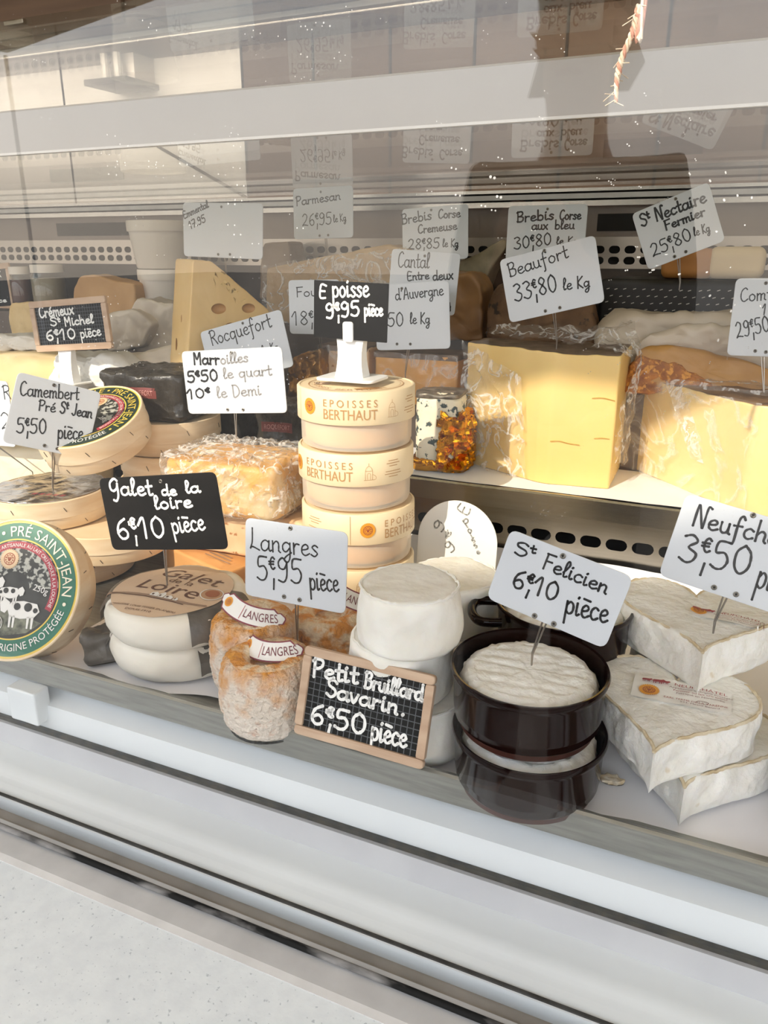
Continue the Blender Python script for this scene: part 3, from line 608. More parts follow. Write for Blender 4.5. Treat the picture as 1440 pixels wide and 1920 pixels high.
def sign(label, c4, Y, lines, holes=(), pin=None, yaw=0, tilt=.06, black=False, pinY=None, rc=.006, name='price_sign', group='price signs stuck in the cheeses', cat='price sign', wires=True):
    fr, W, H = cardframe(c4, Y, yaw, tilt)
    if pin: base = at(pin[0], pin[1], pinY if pinY else Y+.004)
    else: base = fr(0, -H/2)
    t = thing(name, label, cat, base, group)
    G = Geo(); puck(G, [(-W/2, -H/2), (W/2, -H/2), (W/2, H/2), (-W/2, H/2)], .001, CARDB if black else CARD, er=.0003, rc=rc, fr=fr, step=.003, side=1); card = obj('card', G, t)
    G = Geo(); writing(G, fr, lines, CHALK if black else INK); obj('lettering', G, card, smooth=False)
    s = depth(fr.o)/FPX
    for hx, hy in holes:
        x, y = fr.local(hx, hy); G = Geo()
        lathe(G, [(.0007, .001), (.0008, .0016), (.0013, .0018), (.0018, .0016), (.0019, .001)], EYE, fr=lambda a, b, c: fr(x+a, y+b, c), seg=16)
        d_ring(G, lambda a, b, h: fr(x+a, y+b, .0011), 0, 0, 0, .0008, EYEB, seg=12, nr=1); obj('eyelet', G, t)
    if pin:
        G = Geo(); u, v = fr.local(pin[0], pin[1]); top = fr(u*.5 if abs(u) < W/2 else 0, -H/2+.012, -.0009)
        for k in (-.0008, .0008):
            tube(G, [top+fr.x*k*3, top+fr.x*k*2-fr.y*.006, base+fr.x*k*.4+Vector((0, 0, .001)), base-Vector((0, 0, .008))], .0006, WIRE, 6)
        obj('pin', G, t)
    return t, fr, W, H
def slate(label, c4, Y, lines, yaw=0, tilt=.1, group='slates in wooden frames', fwpx=16, name='slate_sign', base=None, grid=True):
    fr, W, H = cardframe(c4, Y, yaw, tilt); s = depth(fr.o)/FPX; fw = fwpx*s
    t = thing(name, label, 'price sign', base if base is not None else fr(0, -H/2), group)
    for k, (x0, x1, y0, y1) in enumerate(((-W/2, W/2, H/2-fw, H/2), (-W/2, W/2, -H/2, -H/2+fw), (-W/2, -W/2+fw, -H/2+fw, H/2-fw), (W/2-fw, W/2, -H/2+fw, H/2-fw))):
        G = Geo(); puck(G, [(x0, y0), (x1, y0), (x1, y1), (x0, y1)], .005, WOODF, er=.0012, rc=.0015 if k > 1 else .003, fr=fr, step=.004, side=2); obj('frame_rail' if k < 2 else 'frame_stile', G, t)
    G = Geo(); box(G, -W/2+fw*.6, W/2-fw*.6, -H/2+fw*.6, H/2-fw*.6, .001, .003, SLATE, fr=fr)
    if grid:
        k = int((W-2*fw)/(.0045)); lw = .0003
        for i in range(1, k):
            x = -W/2+fw+(W-2*fw)*i/k; box(G, x-lw, x+lw, -H/2+fw, H/2-fw, .003, .0032, GRID, fr=fr)
        k = int((H-2*fw)/(.0045))
        for i in range(1, k):
            y = -H/2+fw+(H-2*fw)*i/k; box(G, -W/2+fw, W/2-fw, y-lw, y+lw, .003, .0032, GRID, fr=fr)
    b = obj('board', G, t, smooth=False)
    G = Geo(); writing(G, fr, lines, CHALK, .0036); obj('lettering', G, b, smooth=False)
    return t, fr, W, H

# back row, left to right
sign('white price sign reading Emmental in small writing over a holed wedge', [(341, 379), (490, 383), (493, 486), (345, 482)], .97,
     [('Emmental', (346, 410), (393, 388), 13, 2.4), ('17.95', (357, 430), (388, 415), 14, 2.4)], [(416, 388), (410, 477), (432, 477)], (424, 508))
sign('white price sign reading Parmesan', [(547, 354), (660, 349), (663, 445), (553, 450)], 1.1,
     [('Parmesan', (556, 386), (640, 374), 17, 2.4), ('26€,95', (567, 424), (624, 420), 22, 2), ('le Kg', (626, 417), (650, 414), 14, 1.8)], [(602, 360), (600, 442), (616, 441)], (614, 492))
sign('white price sign reading Brebis Corse Cremeuse', [(750, 393), (874, 383), (880, 485), (758, 492)], 1.12,
     [('Brebis', (754, 421), (811, 411), 19, 2.6), ('Corse', (822, 410), (864, 407), 17, 2.8), ('Cremeuse', (784, 438), (858, 430), 16, 2.6), ('28€,85', (765, 468), (826, 465), 19, 2.3), ('le Kg', (830, 463), (860, 463), 15, 2.2)], [(809, 394)])
sign('white price sign reading Brebis Corse aux bleu', [(952, 386), (1100, 384), (1094, 490), (947, 492)], 1.12,
     [('Brebis', (969, 417), (1040, 411), 19, 3.2), ('Corse', (1049, 412), (1090, 411), 18, 3), ('aux', (997, 431), (1028, 430), 17, 2.8), ('bleu', (1040, 430), (1078, 429), 17, 2.8), ('30€,80', (964, 468), (1036, 458), 22, 2.6), ('le Kg', (1043, 458), (1084, 458), 14, 2.3)], [(1027, 392)])
sign('tilted white price sign reading St Nectaire Fermier', [(1191, 398), (1337, 339), (1348, 455), (1206, 512)], 1.0,
     [('S^t Nectaire', (1203, 426), (1326, 378), 24, 3.6), ('Fermier', (1248, 432), (1324, 403), 18, 3.4), ('25€,80', (1224, 482), (1300, 448), 24, 2.5), ('le Kg', (1302, 443), (1332, 434), 17, 2.4)], [(1267, 373), (1265, 481), (1286, 472)], (1275, 531), tilt=.05)
sign('white price sign reading Comt\u00e9, cut off by the right edge of the case view', [(1374, 526), (1482, 519), (1476, 674), (1367, 664)], .93,
     [('Comté', (1387, 566), (1462, 560), 25, 2.4), ('1', (1428, 590), (1436, 590), 20, 2.2), ('29€,50', (1381, 634), (1445, 620), 29, 2.5), ('le Kg', (1450, 622), (1474, 622), 18, 2.3)], [(1436, 531), (1416, 658), (1436, 660)], (1432, 741), pinY=.92)
sign('large tilted white price sign reading Beaufort above the big yellow wedge', [(936, 487), (1114, 443), (1131, 566), (953, 608)], .895,
     [('Beaufort', (956, 520), (1068, 482), 26, 2.5), ('33€,80', (966, 566), (1048, 545), 32, 3), ('le Kg', (1056, 544), (1107, 538), 22, 2.8)], [(1021, 470), (1023, 583), (1050, 577)], (1044, 642), pinY=.9)
sign('cream white price sign reading Cantal Entre deux', [(735, 466), (862, 477), (852, 592), (725, 581)], .985,
     [('Cantal', (746, 501), (806, 503), 29, 2.3), ('Entre', (764, 526), (806, 523), 16, 2.5), ('deux', (812, 526), (851, 523), 19, 2.8), ('Kg', (834, 578), (846, 576), 18, 2.2)], [(797, 480)])
sign('white price sign reading d\'Auvergne with the price in euros per kilo', [(706, 533), (843, 529), (841, 652), (700, 660)], .93,
     [("d'Auvergne", (742, 563), (833, 553), 22, 2.4), ('17€,50', (692, 613), (759, 611), 25, 2.5), ('le Kg', (769, 607), (807, 607), 21, 2.4)], [(754, 541), (745, 645), (770, 645)], (760, 702))
sign('white price sign reading Fou, half hidden behind the black card', [(545, 528), (640, 522), (634, 630), (539, 624)], .95,
     [('Fourme', (556, 557), (640, 552), 18, 2), ('18€,50', (548, 610), (628, 606), 25, 2.2)], [], (607, 690))
sign('tilted white price sign reading Rocquefort', [(380, 620), (532, 581), (542, 687), (392, 728)], .88,
     [('Rocquefort', (398, 648), (512, 612), 27, 2.4), ('22€', (420, 690), (460, 680), 18, 2), ('le Kg', (494, 664), (524, 656), 16, 2)], [(456, 606)], None)
# middle row
sign('white price sign reading Marroilles 5\u20ac50 le quart above the film wrapped block', [(341, 657), (528, 653), (534, 772), (349, 779)], .735,
     [('Marr', (364, 683), (414, 683), 22, 4), ('oilles', (415, 683), (468, 678), 20, 3.2, INK_LIT), ('5€50', (353, 717), (412, 713), 20, 4), ('le quart', (420, 710), (512, 703), 20, 3, INK_LIT), ('10€', (352, 748), (398, 744), 17, 3.4), ('le Demi', (408, 746), (492, 740), 21, 2.8, INK_LIT)], [(435, 661), (428, 768), (457, 768)], (443, 822), pinY=.73)
sign('white price sign reading Camembert, tilted, in front of the leaning wooden box', [(25, 698), (182, 732), (173, 866), (17, 829)], .6,
     [('Camembert', (36, 741), (148, 750), 27, 2.6), ('Pré', (71, 769), (104, 773), 20, 2.6), ('S^t Jean', (111, 774), (172, 784), 22, 3), ('5€,50', (30, 811), (88, 813), 28, 2.8), ('pièce', (107, 822), (156, 824), 31, 2.8)], [(101, 722), (83, 835), (107, 841)], (99, 914), pinY=.615, yaw=1.0)
sign('bright white price sign at the left edge, mostly hidden by another card', [(-78, 712), (24, 716), (20, 838), (-80, 830)], .69,
     [('R', (8, 748), (24, 748), 25, 2), ('24', (4, 804), (46, 806), 30, 2)], [], (61, 886), pinY=.69)
sign('black price card reading Epoisse held in a white stand', [(590, 525), (729, 533), (724, 643), (586, 632)], .672,
     [('E', (599, 557), (613, 559), 24, 4), ('poisse', (624, 557), (694, 556), 38, 4.2), ('9€,95', (612, 597), (678, 591), 27, 4.4), ('pièce', (684, 592), (719, 592), 28, 4)], [], None, black=True, tilt=.02, rc=.0008, name='price_card', group='black price cards')
sign('black price sign reading Galet de la Loire', [(192, 894), (411, 889), (414, 1027), (199, 1035)], .5,
     [('Galet', (208, 928), (290, 928), 30, 4.4), ('de', (305, 928), (334, 928), 20, 4.2), ('la', (350, 924), (378, 922), 22, 4.2), ('loire', (292, 954), (364, 950), 24, 4.2), ('6€,10', (222, 1010), (316, 1006), 36, 4.6), ('pièce', (326, 1000), (388, 992), 36, 4)], [(303, 902)], (314, 1098), black=True, pinY=.505, group='black price cards')
# front row
sign('white price sign reading Langres 5\u20ac95 over the orange cheeses', [(457, 970), (648, 998), (648, 1152), (460, 1115)], .482,
     [('Langres', (470, 1029), (600, 1044), 40, 3), ('5€,95', (483, 1086), (572, 1094), 44, 3.6), ('pièce', (582, 1105), (638, 1109), 42, 3.6)], [(546, 990), (534, 1118), (563, 1124)], (557, 1192), pinY=.487, tilt=.12)
sign('white price sign reading St Felicien stuck in the cheese in the brown crock', [(957, 990), (1172, 1078), (1143, 1219), (907, 1121)], .462,
     [('S^t', (963, 1038), (1003, 1049), 25, 4), ('Felicien', (1016, 1064), (1138, 1114), 30, 4), ('6€,10', (958, 1098), (1046, 1128), 34, 4.4), ('pièce', (1058, 1148), (1140, 1168), 46, 4.4)], [(1056, 1042), (1003, 1154), (1039, 1169)], (998, 1228), pinY=.462, tilt=.2)
sign('large white price sign reading Neufchatel stuck in the white cheese', [(1286, 926), (1556, 1002), (1497, 1168), (1227, 1075)], .53,
     [('Neufchatel', (1296, 984), (1520, 1040), 38, 4.4), ('3€,50', (1270, 1050), (1408, 1080), 52, 4.6), ('pièce', (1414, 1100), (1500, 1124), 60, 4.4)], [(1412, 966), (1339, 1101), (1380, 1114)], (1340, 1168), pinY=.527, tilt=.22)
# wooden framed slates
slate('slate in a pale wooden frame reading Petit Brillat Savarin on the tray rail', [(580, 1210), (817, 1265), (792, 1440), (545, 1367)], .432,
      [('Petit', (589, 1266), (676, 1281), 34, 6), ('Bruillard', (686, 1287), (797, 1313), 30, 5.6), ('Savarin', (614, 1302), (750, 1338), 32, 5.6), ('.', (756, 1338), (764, 1340), 30, 6), ('6€,50', (584, 1352), (692, 1376), 36, 6), ('pièce', (698, 1384), (766, 1400), 46, 5.6)], tilt=.32, fwpx=17)
cs, fr, W, H = slate('slate in a pale wooden frame reading Cr\u00e9meux St Michel in a white stand', [(65, 567), (207, 553), (204, 655), (62, 660)], .86,
      [('Crémeux', (78, 596), (143, 588), 20, 3.4), ('S^t', (98, 611), (118, 610), 15, 3), ('Michel', (125, 611), (180, 605), 16, 3.2), ('6€,10', (90, 638), (148, 634), 18, 3.4), ('pièce', (155, 634), (194, 628), 20, 3)], tilt=.04, fwpx=12)
slate('small wooden framed slate at the far left edge beside the jars', [(-70, 500), (24, 494), (27, 582), (-70, 592)], 1.14,
      [('eux', (-20, 520), (6, 519), 20, 2), ('5', (-10, 542), (4, 541), 14, 2), ('pièce', (-20, 568), (16, 566), 8, 2)], tilt=.04, fwpx=10, grid=False)
# white plastic stand under the slate, standing on the pack behind
def clipstand(label, px, pyt, pyb, Y, wpx, clip=True, basew=None):
    s = depth(at(px, pyb, Y))/FPX; p = at(px, pyb, Y); top = at(px, pyt, Y).z
    t = thing('card_stand', label, 'card stand', p, 'white plastic card stands')
    w = wpx*s/2; hh = top-p.z; G = Geo(); n = 12; vs = []; fs = []
    for i in range(n+1):
        k = i/n; ww = w*(1-.16*math.sin(PI*k)); y0 = .004+.004*(1-k)
        vs += [(p.x-ww, Y-y0, p.z+.003+hh*k), (p.x+ww, Y-y0, p.z+.003+hh*k), (p.x+ww, Y+y0, p.z+.003+hh*k), (p.x-ww, Y+y0, p.z+.003+hh*k)]
    for i in range(n):
        for k in range(4): fs.append((i*4+k, i*4+(k+1) % 4, i*4+4+(k+1) % 4, i*4+4+k))
    fs += [(3, 2, 1, 0), (n*4, n*4+1, n*4+2, n*4+3)]; G.add(vs, fs, PLASTW); obj('column', G, t)
    bw = (basew or wpx*1.8)*s/2; G = Geo(); puck(G, [(p.x-bw, Y-.022), (p.x+bw, Y-.022), (p.x+bw, Y+.022), (p.x-bw, Y+.022)], .003, PLASTW, er=.001, rc=.008, z0=p.z); obj('foot', G, t)
    if clip:
        G = Geo(); cw = w*.36; puck(G, [(p.x-cw, top-.003), (p.x+cw, top-.003), (p.x+cw, top+.016), (p.x-cw, top+.016)], .0025, PLASTW, er=.0008, rc=.003, fr=lambda a, b, c: Vector((a, Y-.0068-c, b))); obj('clip', G, t)
    return t
clipstand('white plastic card stand on top of the stack of round cheese boxes', 661, 634, 711, .678, 58, True, 118)
clipstand('white plastic stand holding the framed slate, among white papers', 133, 656, 720, .862, 34, False)
# white round-topped card behind the white cheeses, written sideways
fr = Fr(at(857, 1015, .74), (1, 0, 0), (0, .12, 1)); s = depth(fr.o)/FPX
t = thing('round_price_card', 'white round-topped card with Epoisse written sideways, behind the white cheeses', 'price card', fr(0, -110*s))
r = 78*s; pts = [(r*math.cos(a), r*math.sin(a)) for a in [k*PI/24 for k in range(25)]]+[(-r, -110*s), (r, -110*s)]
G = Geo(); puck(G, pts, .0012, mat('bright_card', '#ecebe6', .4), er=.0003, rc=.0005, step=.004, side=1, fr=fr); card = obj('card', G, t)
G = Geo(); GI = mat('grey_pencil', '#8b8a84', .6)
for q in ([('E', (876, 968), (884, 952), 22, 3), ('p', (872, 984), (882, 976), 16, 3), ('o', (880, 1000), (887, 996), 14, 3), ('i', (886, 1010), (890, 1008), 14, 2.6), ('s', (889, 1018), (893, 1013), 14, 2.6), ('s', (893, 1028), (897, 1023), 14, 2.6), ('e', (897, 1040), (902, 1036), 12, 2.6)],
          [('9', (828, 1000), (838, 980), 20, 3), ('€', (850, 1016), (858, 1000), 20, 3), ('9', (846, 1038), (858, 1024), 20, 3)]):
    writing(G, fr, q, GI)
obj('lettering', G, card, smooth=False)
# ---------------------------------------------------------------- cheese materials
POPLAR = mat('poplar_wood', '#f0dcbc', .6, 0, '#e6cba4', 22, .15, 160, stretch=(1, 1, 5))
FOIL = mat('silver_foil', '#cfc8c0', .22, 1, '#b9afa5', 30, 2.2, 45)
STAPLE = mat('staple', '#6f6255', .4, .8)
LGREEN = mat('label_green', '#1d6a52', .45); LYEL = mat('label_yellow', '#e3c552', .45); LCREAM = mat('label_cream', '#f3ead2', .5)
LRED = mat('label_red', '#a83442', .5); LDARK = mat('label_dark', '#22221f', .5, 0, '#3a3a36', 60); LDGREEN = mat('label_dark_green', '#24362b', .45)
LFOL = mat('label_foliage', '#2a2b27', .5, 0, '#b9b8ae', 210, thresh=(.48, .56)); LGRASS = mat('label_grass', '#3d4034', .5, 0, '#8b8c78', 120)
COWW = mat('print_white', '#ebe9e4', .5); SEALO = mat('seal_orange', '#e39a1d', .45); SEALR = mat('seal_red', '#a34a25', .45); SEALC = mat('seal_cream', '#e9c9a0', .45)
TANL = mat('tan_label', '#d8bda2', .5, 0, '#cfb294', 10); TANINK = mat('brown_print', '#5a382a', .5); TANINK2 = mat('soft_brown_print', '#957b68', .5)
GOLDINK = mat('gold_print', '#b98d58', .45)
RIND = mat('white_rind', '#f3f1ea', .75, 0, '#e9e5da', 40, .9, 110, sss=.12)
RINDW = mat('bloomy_rind', '#f4f3ee', .8, 0, '#eae7de', 60, 1.6, 160, sss=.1, col3='#cdbb9a', scale3=45, thresh3=(.68, .76))
ORANGE = mat('washed_rind', '#d98f35', .5, 0, '#efd9b8', 75, 5, 220, sss=0, thresh=(.42, .58), col3='#e8a23c', scale3=30, thresh3=(.55, .66))
ORANGEP = mat('washed_rind_pale', '#ecdfcf', .7, 0, '#e0983a', 55, 6, 240, sss=0, thresh=(.45, .75), zmix=(.04, 9), col3='#d8a98c', scale3=150, thresh3=(.55, .75))
PASTE = mat('cut_paste', '#e6e3d9', .6, 0, '#dcd8cc', 50, .5, 120, sss=.1)
BEAU = mat('hard_yellow_cheese', '#eacb88', .45, 0, '#e6c37a', 9, .15, 60, sss=.2)
BEAUR = mat('grey_brown_rind', '#8b7663', .75, 0, '#6f5c4c', 60, 1.2, 120)
COMTE = mat('golden_cheese', '#ecd297', .42, 0, '#e7c884', 8, .15, 60, sss=.2)
CRUST = mat('orange_crust', '#b9752c', .8, 0, '#8f5524', 90, 2.5, 140, col3='#d9973f', scale3=160, thresh3=(.55, .62))
FILM = glassmat('cling_film', '#fdfcfa', .06, 1.4, bump=5, bscale=55, haze=.07, gcol='#f6f2ec', crease=.55)
FILM2 = glassmat('tight_film', '#ffffff', .08, 1.35, bump=1.5, bscale=45, haze=.03, crease=.3, cscale=14)
BPLAS = glassmat('box_plastic', '#faf0e0', .15, 1.4, bump=.6, bscale=120, haze=.45, gcol='#fff4e2')
CROCK = mat('brown_glaze', '#100403', .1, 0, '#190805', 12, .03, 40, spec=.2)
CROCKB = mat('crock_bare_base', '#4a261c', .5, 0, '#3a1d15', 20, .2, 90)
EPO = mat('box_lid_paper', '#f1ddb9', .5, 0, '#eed7ae', 10)

def seal(G, m, x, y, r, h, red=SEALR, ora=SEALO):
    d_ring(G, m, x, y, 0, r, ora, h, 40)
    for k in range(28):
        a = k*2*PI/28; d_ring(G, m, x+r*math.sin(a), y+r*math.cos(a), 0, r*.09, ora, h, 8, nr=1)
    d_ring(G, m, x, y, .0, r*.66, red, h+.0001, 36); d_ring(G, m, x, y, 0, r*.56, ora, h+.0002, 36)
    for k in range(10):
        a = k*2*PI/10; d_ring(G, m, x+r*.42*math.sin(a), y+r*.42*math.cos(a), 0, r*.09, red, h+.0003, 8, nr=1)
    for k in range(-2, 3): d_poly(G, m, [(x-.03*r+k*.02*r, y-.25*r), (x+.03*r+k*.02*r, y-.25*r), (x+.06*r+k*.14*r, y+.22*r), (x-.03*r+k*.14*r, y+.22*r)], red, h+.0003)

# ---------------------------------------------------------------- round wooden boxes
def wooden_box(name, label, o, n, r, h, group='round wooden cheese boxes', face=None, up=None, lid=.62):
    """axis n points out of the lid; o is the centre of the lid face"""
    n = Vector(n).normalized(); up = Vector(up or (0, 0, 1)); uy = (up-n*up.dot(n)); uy = uy.normalized() if uy.length > .05 else Vector((0, 1, 0)); ux = uy.cross(n)
    fr = Fr(o, ux, uy); root = Vector(o)-n*h
    t = thing(name, label, 'cheese box', root, group)
    G = Geo(); lathe(G, [(0, -h), (r*.965, -h), (r*.975, -h+.001), (r*.975, -h*lid+.004), (r*.9, -h*lid+.004), (0, -h*lid+.006)], POPLAR, fr=fr, seg=96); b = obj('box_base', G, t)
    G = Geo(); lathe(G, [(r*.95, -h*lid), (r-.0006, -h*lid), (r, -h*lid+.0006), (r, -.0012), (r-.0008, -.0004), (r-.002, -.0004), (r-.0024, -.0016), (0, -.0018)], POPLAR, fr=fr, seg=96); l = obj('lid', G, t)
    for a in (-2.2, -1.4, -.55, .3, 1.1, 2.1, 2.9):
        for z0, z1, rr, own in ((-.25*h, -.4*h, r, l), (-.78*h, -.9*h, r*.975, b)):
            a2 = a+(.35 if rr < r else 0); p = lambda z, q: fr((rr+.0004)*math.cos(q), (rr+.0004)*math.sin(q), z)
            G = Geo(); tube(G, [p(z0, a2), p((z0+z1)/2, a2+.02), p(z1, a2+.04)], .0004, STAPLE, 5); obj('staple', G, own)
    return t, fr, l
def label_pre(t, fr, lid, r, rot=0, dark=False, fcol=None):
    G = Geo(); m = lambda x, y, h=0: fr(x*math.cos(rot)+y*math.sin(rot), -x*math.sin(rot)+y*math.cos(rot), h-.0012)
    R = r*.985; ring = LDGREEN if dark else LGREEN
    d_ring(G, m, 0, 0, 0, R, LYEL, 0, 90, nr=3); d_ring(G, m, 0, 0, .7*R, .95*R, ring, .0003, 90)
    d_ring(G, m, 0, 0, .7*R, .72*R, LYEL, .0005, 90, nr=1); d_ring(G, m, 0, 0, 0, .7*R, LDARK, .0004, 80)
    d_ring(G, m, 0, 0, .25*R, .69*R, LFOL, .0006, 40, -.9, 1.5)
    d_poly(G, m, [(-.62*R, -.28*R), (-.3*R, -.2*R), (.1*R, -.32*R), (.5*R, -.45*R), (.3*R, -.6*R), (-.1*R, -.67*R), (-.45*R, -.5*R)], LGRASS, .0006)
    d_ring(G, m, 0, 0, .58*R, .68*R, LRED, .0008, 60, -1.25, 2.0, nr=1)
    d_arc(G, m, 'FABRICATION ARTISANALE AU LAIT CRU MOUL\u00c9 A LA LOUCHE', 0, 0, .605*R, .05*R, COWW, .38, 3.1, h=.001)
    d_arc(G, m, 'LE \u2022 PR\u00c9 SAINT-JEAN \u2022', 0, 0, .757*R, .145*R, LYEL if dark else LCREAM, .55, 2.5, h=.0008)
    d_arc(G, m, "APPELLATION D'ORIGINE PROT\u00c9G\u00c9E", 0, 0, .775*R, .1*R, COWW, PI+.12, 2.75, h=.0008, inside=True)
    seal(G, m, -.12*R, .42*R, .135*R, .0012, ora=SEALC)
    d_text(G, m, '250g', .42*R, -.02*R, .085*R, COWW, h=.0012, rot=-.25)
    for cx, cy, s, f in ((-.42, .02, .2, 1), (-.05, -.08, .17, 1), (.2, -.32, .26, -1)):     # grazing cows
        P = lambda pts: [(cx*R+a*s*R*f, cy*R+b*s*R) for a, b in pts][::f]
        d_poly(G, m, P([(-1, .1), (-.8, .5), (0, .62), (.7, .55), (.95, .2), (.75, -.25), (.1, -.35), (-.7, -.25)]), COWW, .001)
        d_poly(G, m, P([(.8, .5), (1.15, .72), (1.4, .4), (1.3, 0), (1.05, -.1), (.85, .15)]), COWW, .0011)
        for q in (-.7, -.45, .4, .62): d_poly(G, m, P([(q, -.2), (q+.16, -.2), (q+.12, -.85), (q+.02, -.85)]), COWW, .001)
        for qx, qy, rr in ((-.3, .3, .24), (.35, .3, .2), (-.75, .15, .14)): d_ring(G, m, cx*R+qx*s*R*f, cy*R+qy*s*R, 0, rr*s*R, LDARK, .0013, 14, nr=1)
    d_ring(G, m, -.2*R, -.5*R, 0, .12*R, COWW, .0014, 30); d_ring(G, m, -.2*R, -.5*R, .095*R, .11*R, LGRASS, .0016, 30, nr=1)
    obj('lid_label', G, lid, smooth=False)
# the upright one leaning at the front left
o = at(24, 1104, .452); v = (CAM-o).normalized(); rr = v.cross(Vector((0, 0, 1))).normalized()*-1
n = v*math.cos(.52)-RT*math.sin(.52)+Vector((0, 0, .06))
t, fr, lid = wooden_box('camembert_box', 'upright round wooden box with bright green and yellow cow label', o, n, .0655, .033)
label_pre(t, fr, lid, .0655, .0)
# flat pile
R0 = .066
b1 = atz(92, 912, .1); wooden_pos = [(b1, .1, 'flat round wooden box with crinkled silver foil on top, a card stuck in it'), (atz(178, 985, .0665), .0665, 'flat round wooden box under the foil topped box, jutting out to the right'), (atz(120, 990, .033), .033, 'lowest flat wooden box of the left pile, behind the upright box')]
for k, (p, z, lb) in enumerate(wooden_pos):
    x = p.x if k < 2 else b1.x+.02; y = p.y if k == 0 else (b1.y+.015 if k == 1 else b1.y+.01)
    t, fr, lid = wooden_box('cheese_box', lb, (x, y, z), (0, 0, 1), R0, .033)
    if k == 0:
        G = Geo(); puck(G, circle(R0*.955, 90), .0022, FOIL, er=.001, z0=-.0017, nz=.0012, ns=70, seed=4, fr=fr, nzt=.0012); obj('foil_cover', G, t)
        G = Geo(); m = lambda a, b, h=0: fr(a, b, h+.0018)
        for i in range(16): d_rect(G, m, .008+.0028*i, .0098+.0028*i, -.036+.0006*i, -.03+.0006*i, LRED if i % 3 else LDARK, .0004, 2, 1)
        obj('foil_print', G, lid, smooth=False)
# tilted one on top
o = at(163, 778, .655); v = (CAM-o).normalized(); n = v*.6+(RT*-.42+UP*.907)*.8
t, fr, lid = wooden_box('camembert_box', 'tilted round wooden box with dark green cow label leaning on the pile', o, n, .0635, .04, up=tuple(UP*.6+RT*.35))
label_pre(t, fr, lid, .0635, -.25, True)
# pile behind with black wrapped cheese on it
bx = at(316, 800, .775)
for k in range(4):
    z = .0405*(k+1)
    t, fr, lid = wooden_box('cheese_box', ('lowest wooden box of the pile behind the tilted box', 'second wooden box from below in the pile behind the tilted box', 'third wooden box from below in the pile behind the tilted box', 'topmost wooden box of the pile behind the tilted box, under the black pack')[k],
                            (bx.x+(.004, -.003, .006, 0)[k], bx.y+(.0, .004, -.002, 0)[k], z), (0, 0, 1), .066, .0405)
BWRAP = mat('black_wrap', '#2a2723', .28, 0, '#3a3630', 60, 3, 60); RTAG = mat('dark_red_tag', '#7d3f3a', .5)
def wrap_wedge(name, label, o, rot, L, W, Hh, m, group, lab=None, seed=1):
    fr = flat(o, rot); t = thing(name, label, 'cheese', o, group)
    G = Geo(); puck(G, [(-L/2, -W/2), (L/2, -W/2), (L/2, W/2), (-L/2, W/2)], Hh, m, er=.008, rc=.012, nz=.006, ns=40, seed=seed, fr=fr, bulge=-.004, nzt=.004, ridge=True); b = obj('wrapping', G, t)
    if lab:
        bv = G.bvh(); G = Geo(); f2 = Fr(fr(0, -W/2-.02, Hh*.5), fr.x, (0, 0, 1)); dm = drape(bv, f2, .0006)
        d_rect(G, dm, -.022, .022, -.001, .012, RTAG, 0, 14, 5); d_text(G, dm, lab, 0, .0026, .006, mat('tag_print', '#c98f86', .5), .036, .0005); obj('printed_tag', G, b)
    return t
wrap_wedge('roquefort_pack', 'black foil wrapped blue cheese with a dark red tag on the wooden boxes', (bx.x-.004, bx.y-.004, .162), .12, .112, .09, .058, BWRAP, 'black wrapped cheeses', 'ROQUEFORT', 3)
p = atz(470, 815, .1)
wrap_wedge('roquefort_pack', 'black wrapped blue cheese behind the film wrapped orange block', (p.x-.02, .885, .1), 0, .13, .07, .075, BWRAP, 'black wrapped cheeses', 'ROQUEFORT', 8)
wrap_wedge('roquefort_pack', 'black wrapped blue cheese beside the cheese box tower', (p.x+.105, .875, .1), .1, .07, .06, .07, BWRAP, 'black wrapped cheeses', 'ROQUEFORT', 9)

# ---------------------------------------------------------------- film wrapped block on pale blocks and orange packs
PALEB = mat('pale_washed_block', '#e9c9a2', .6, 0, '#dcb58a', 30, .8, 90, col3='#a9764a', scale3=130, thresh3=(.64, .7), sss=.1)
MAROI = mat('orange_block', '#e0a23c', .5, 0, '#e9b865', 20, .5, 60, sss=.15, col3='#e8d2a8', scale3=24, thresh3=(.5, .66))
ORPAP = mat('orange_paper', '#d9a468', .5, 0, '#cf9657', 20, .4, 60)
def rbox(G, px0, px1, Y, D, z0, z1, m, fr=None, **k):
    pass
p = atz(380, 1098, 0.0)
for lb, x0, x1, y, d, z0, z1, rot in (('orange paper pack with fine print under the pale speckled block', -.115, .0, .64, .09, 0, .034, -.32), ('orange paper pack tucked behind the printed one', -.03, .08, .69, .07, 0, .036, .1)):
    fr = flat((-.48+(x0+x1)/2+.03, y+d/2, z0), rot); t = thing('paper_pack', lb, 'cheese pack', fr.o, 'orange paper packs')
    G = Geo(); puck(G, [(-.062, -d/2), (.062, -d/2), (.062, d/2), (-.062, d/2)], z1-z0, ORPAP, er=.003, rc=.004, nz=.0012, ns=40, fr=fr, step=.006); b = obj('wrapper', G, t)
    G = Geo(); m = lambda a, c, h=0: fr(a, c, z1-z0+.0014+h)
    for i in range(3): d_rect(G, m, .0, .045-.006*i, -.03+.006*i, -.028+.006*i, TANINK2, 0, 2, 1)
    obj('fine_print', G, b, smooth=False)
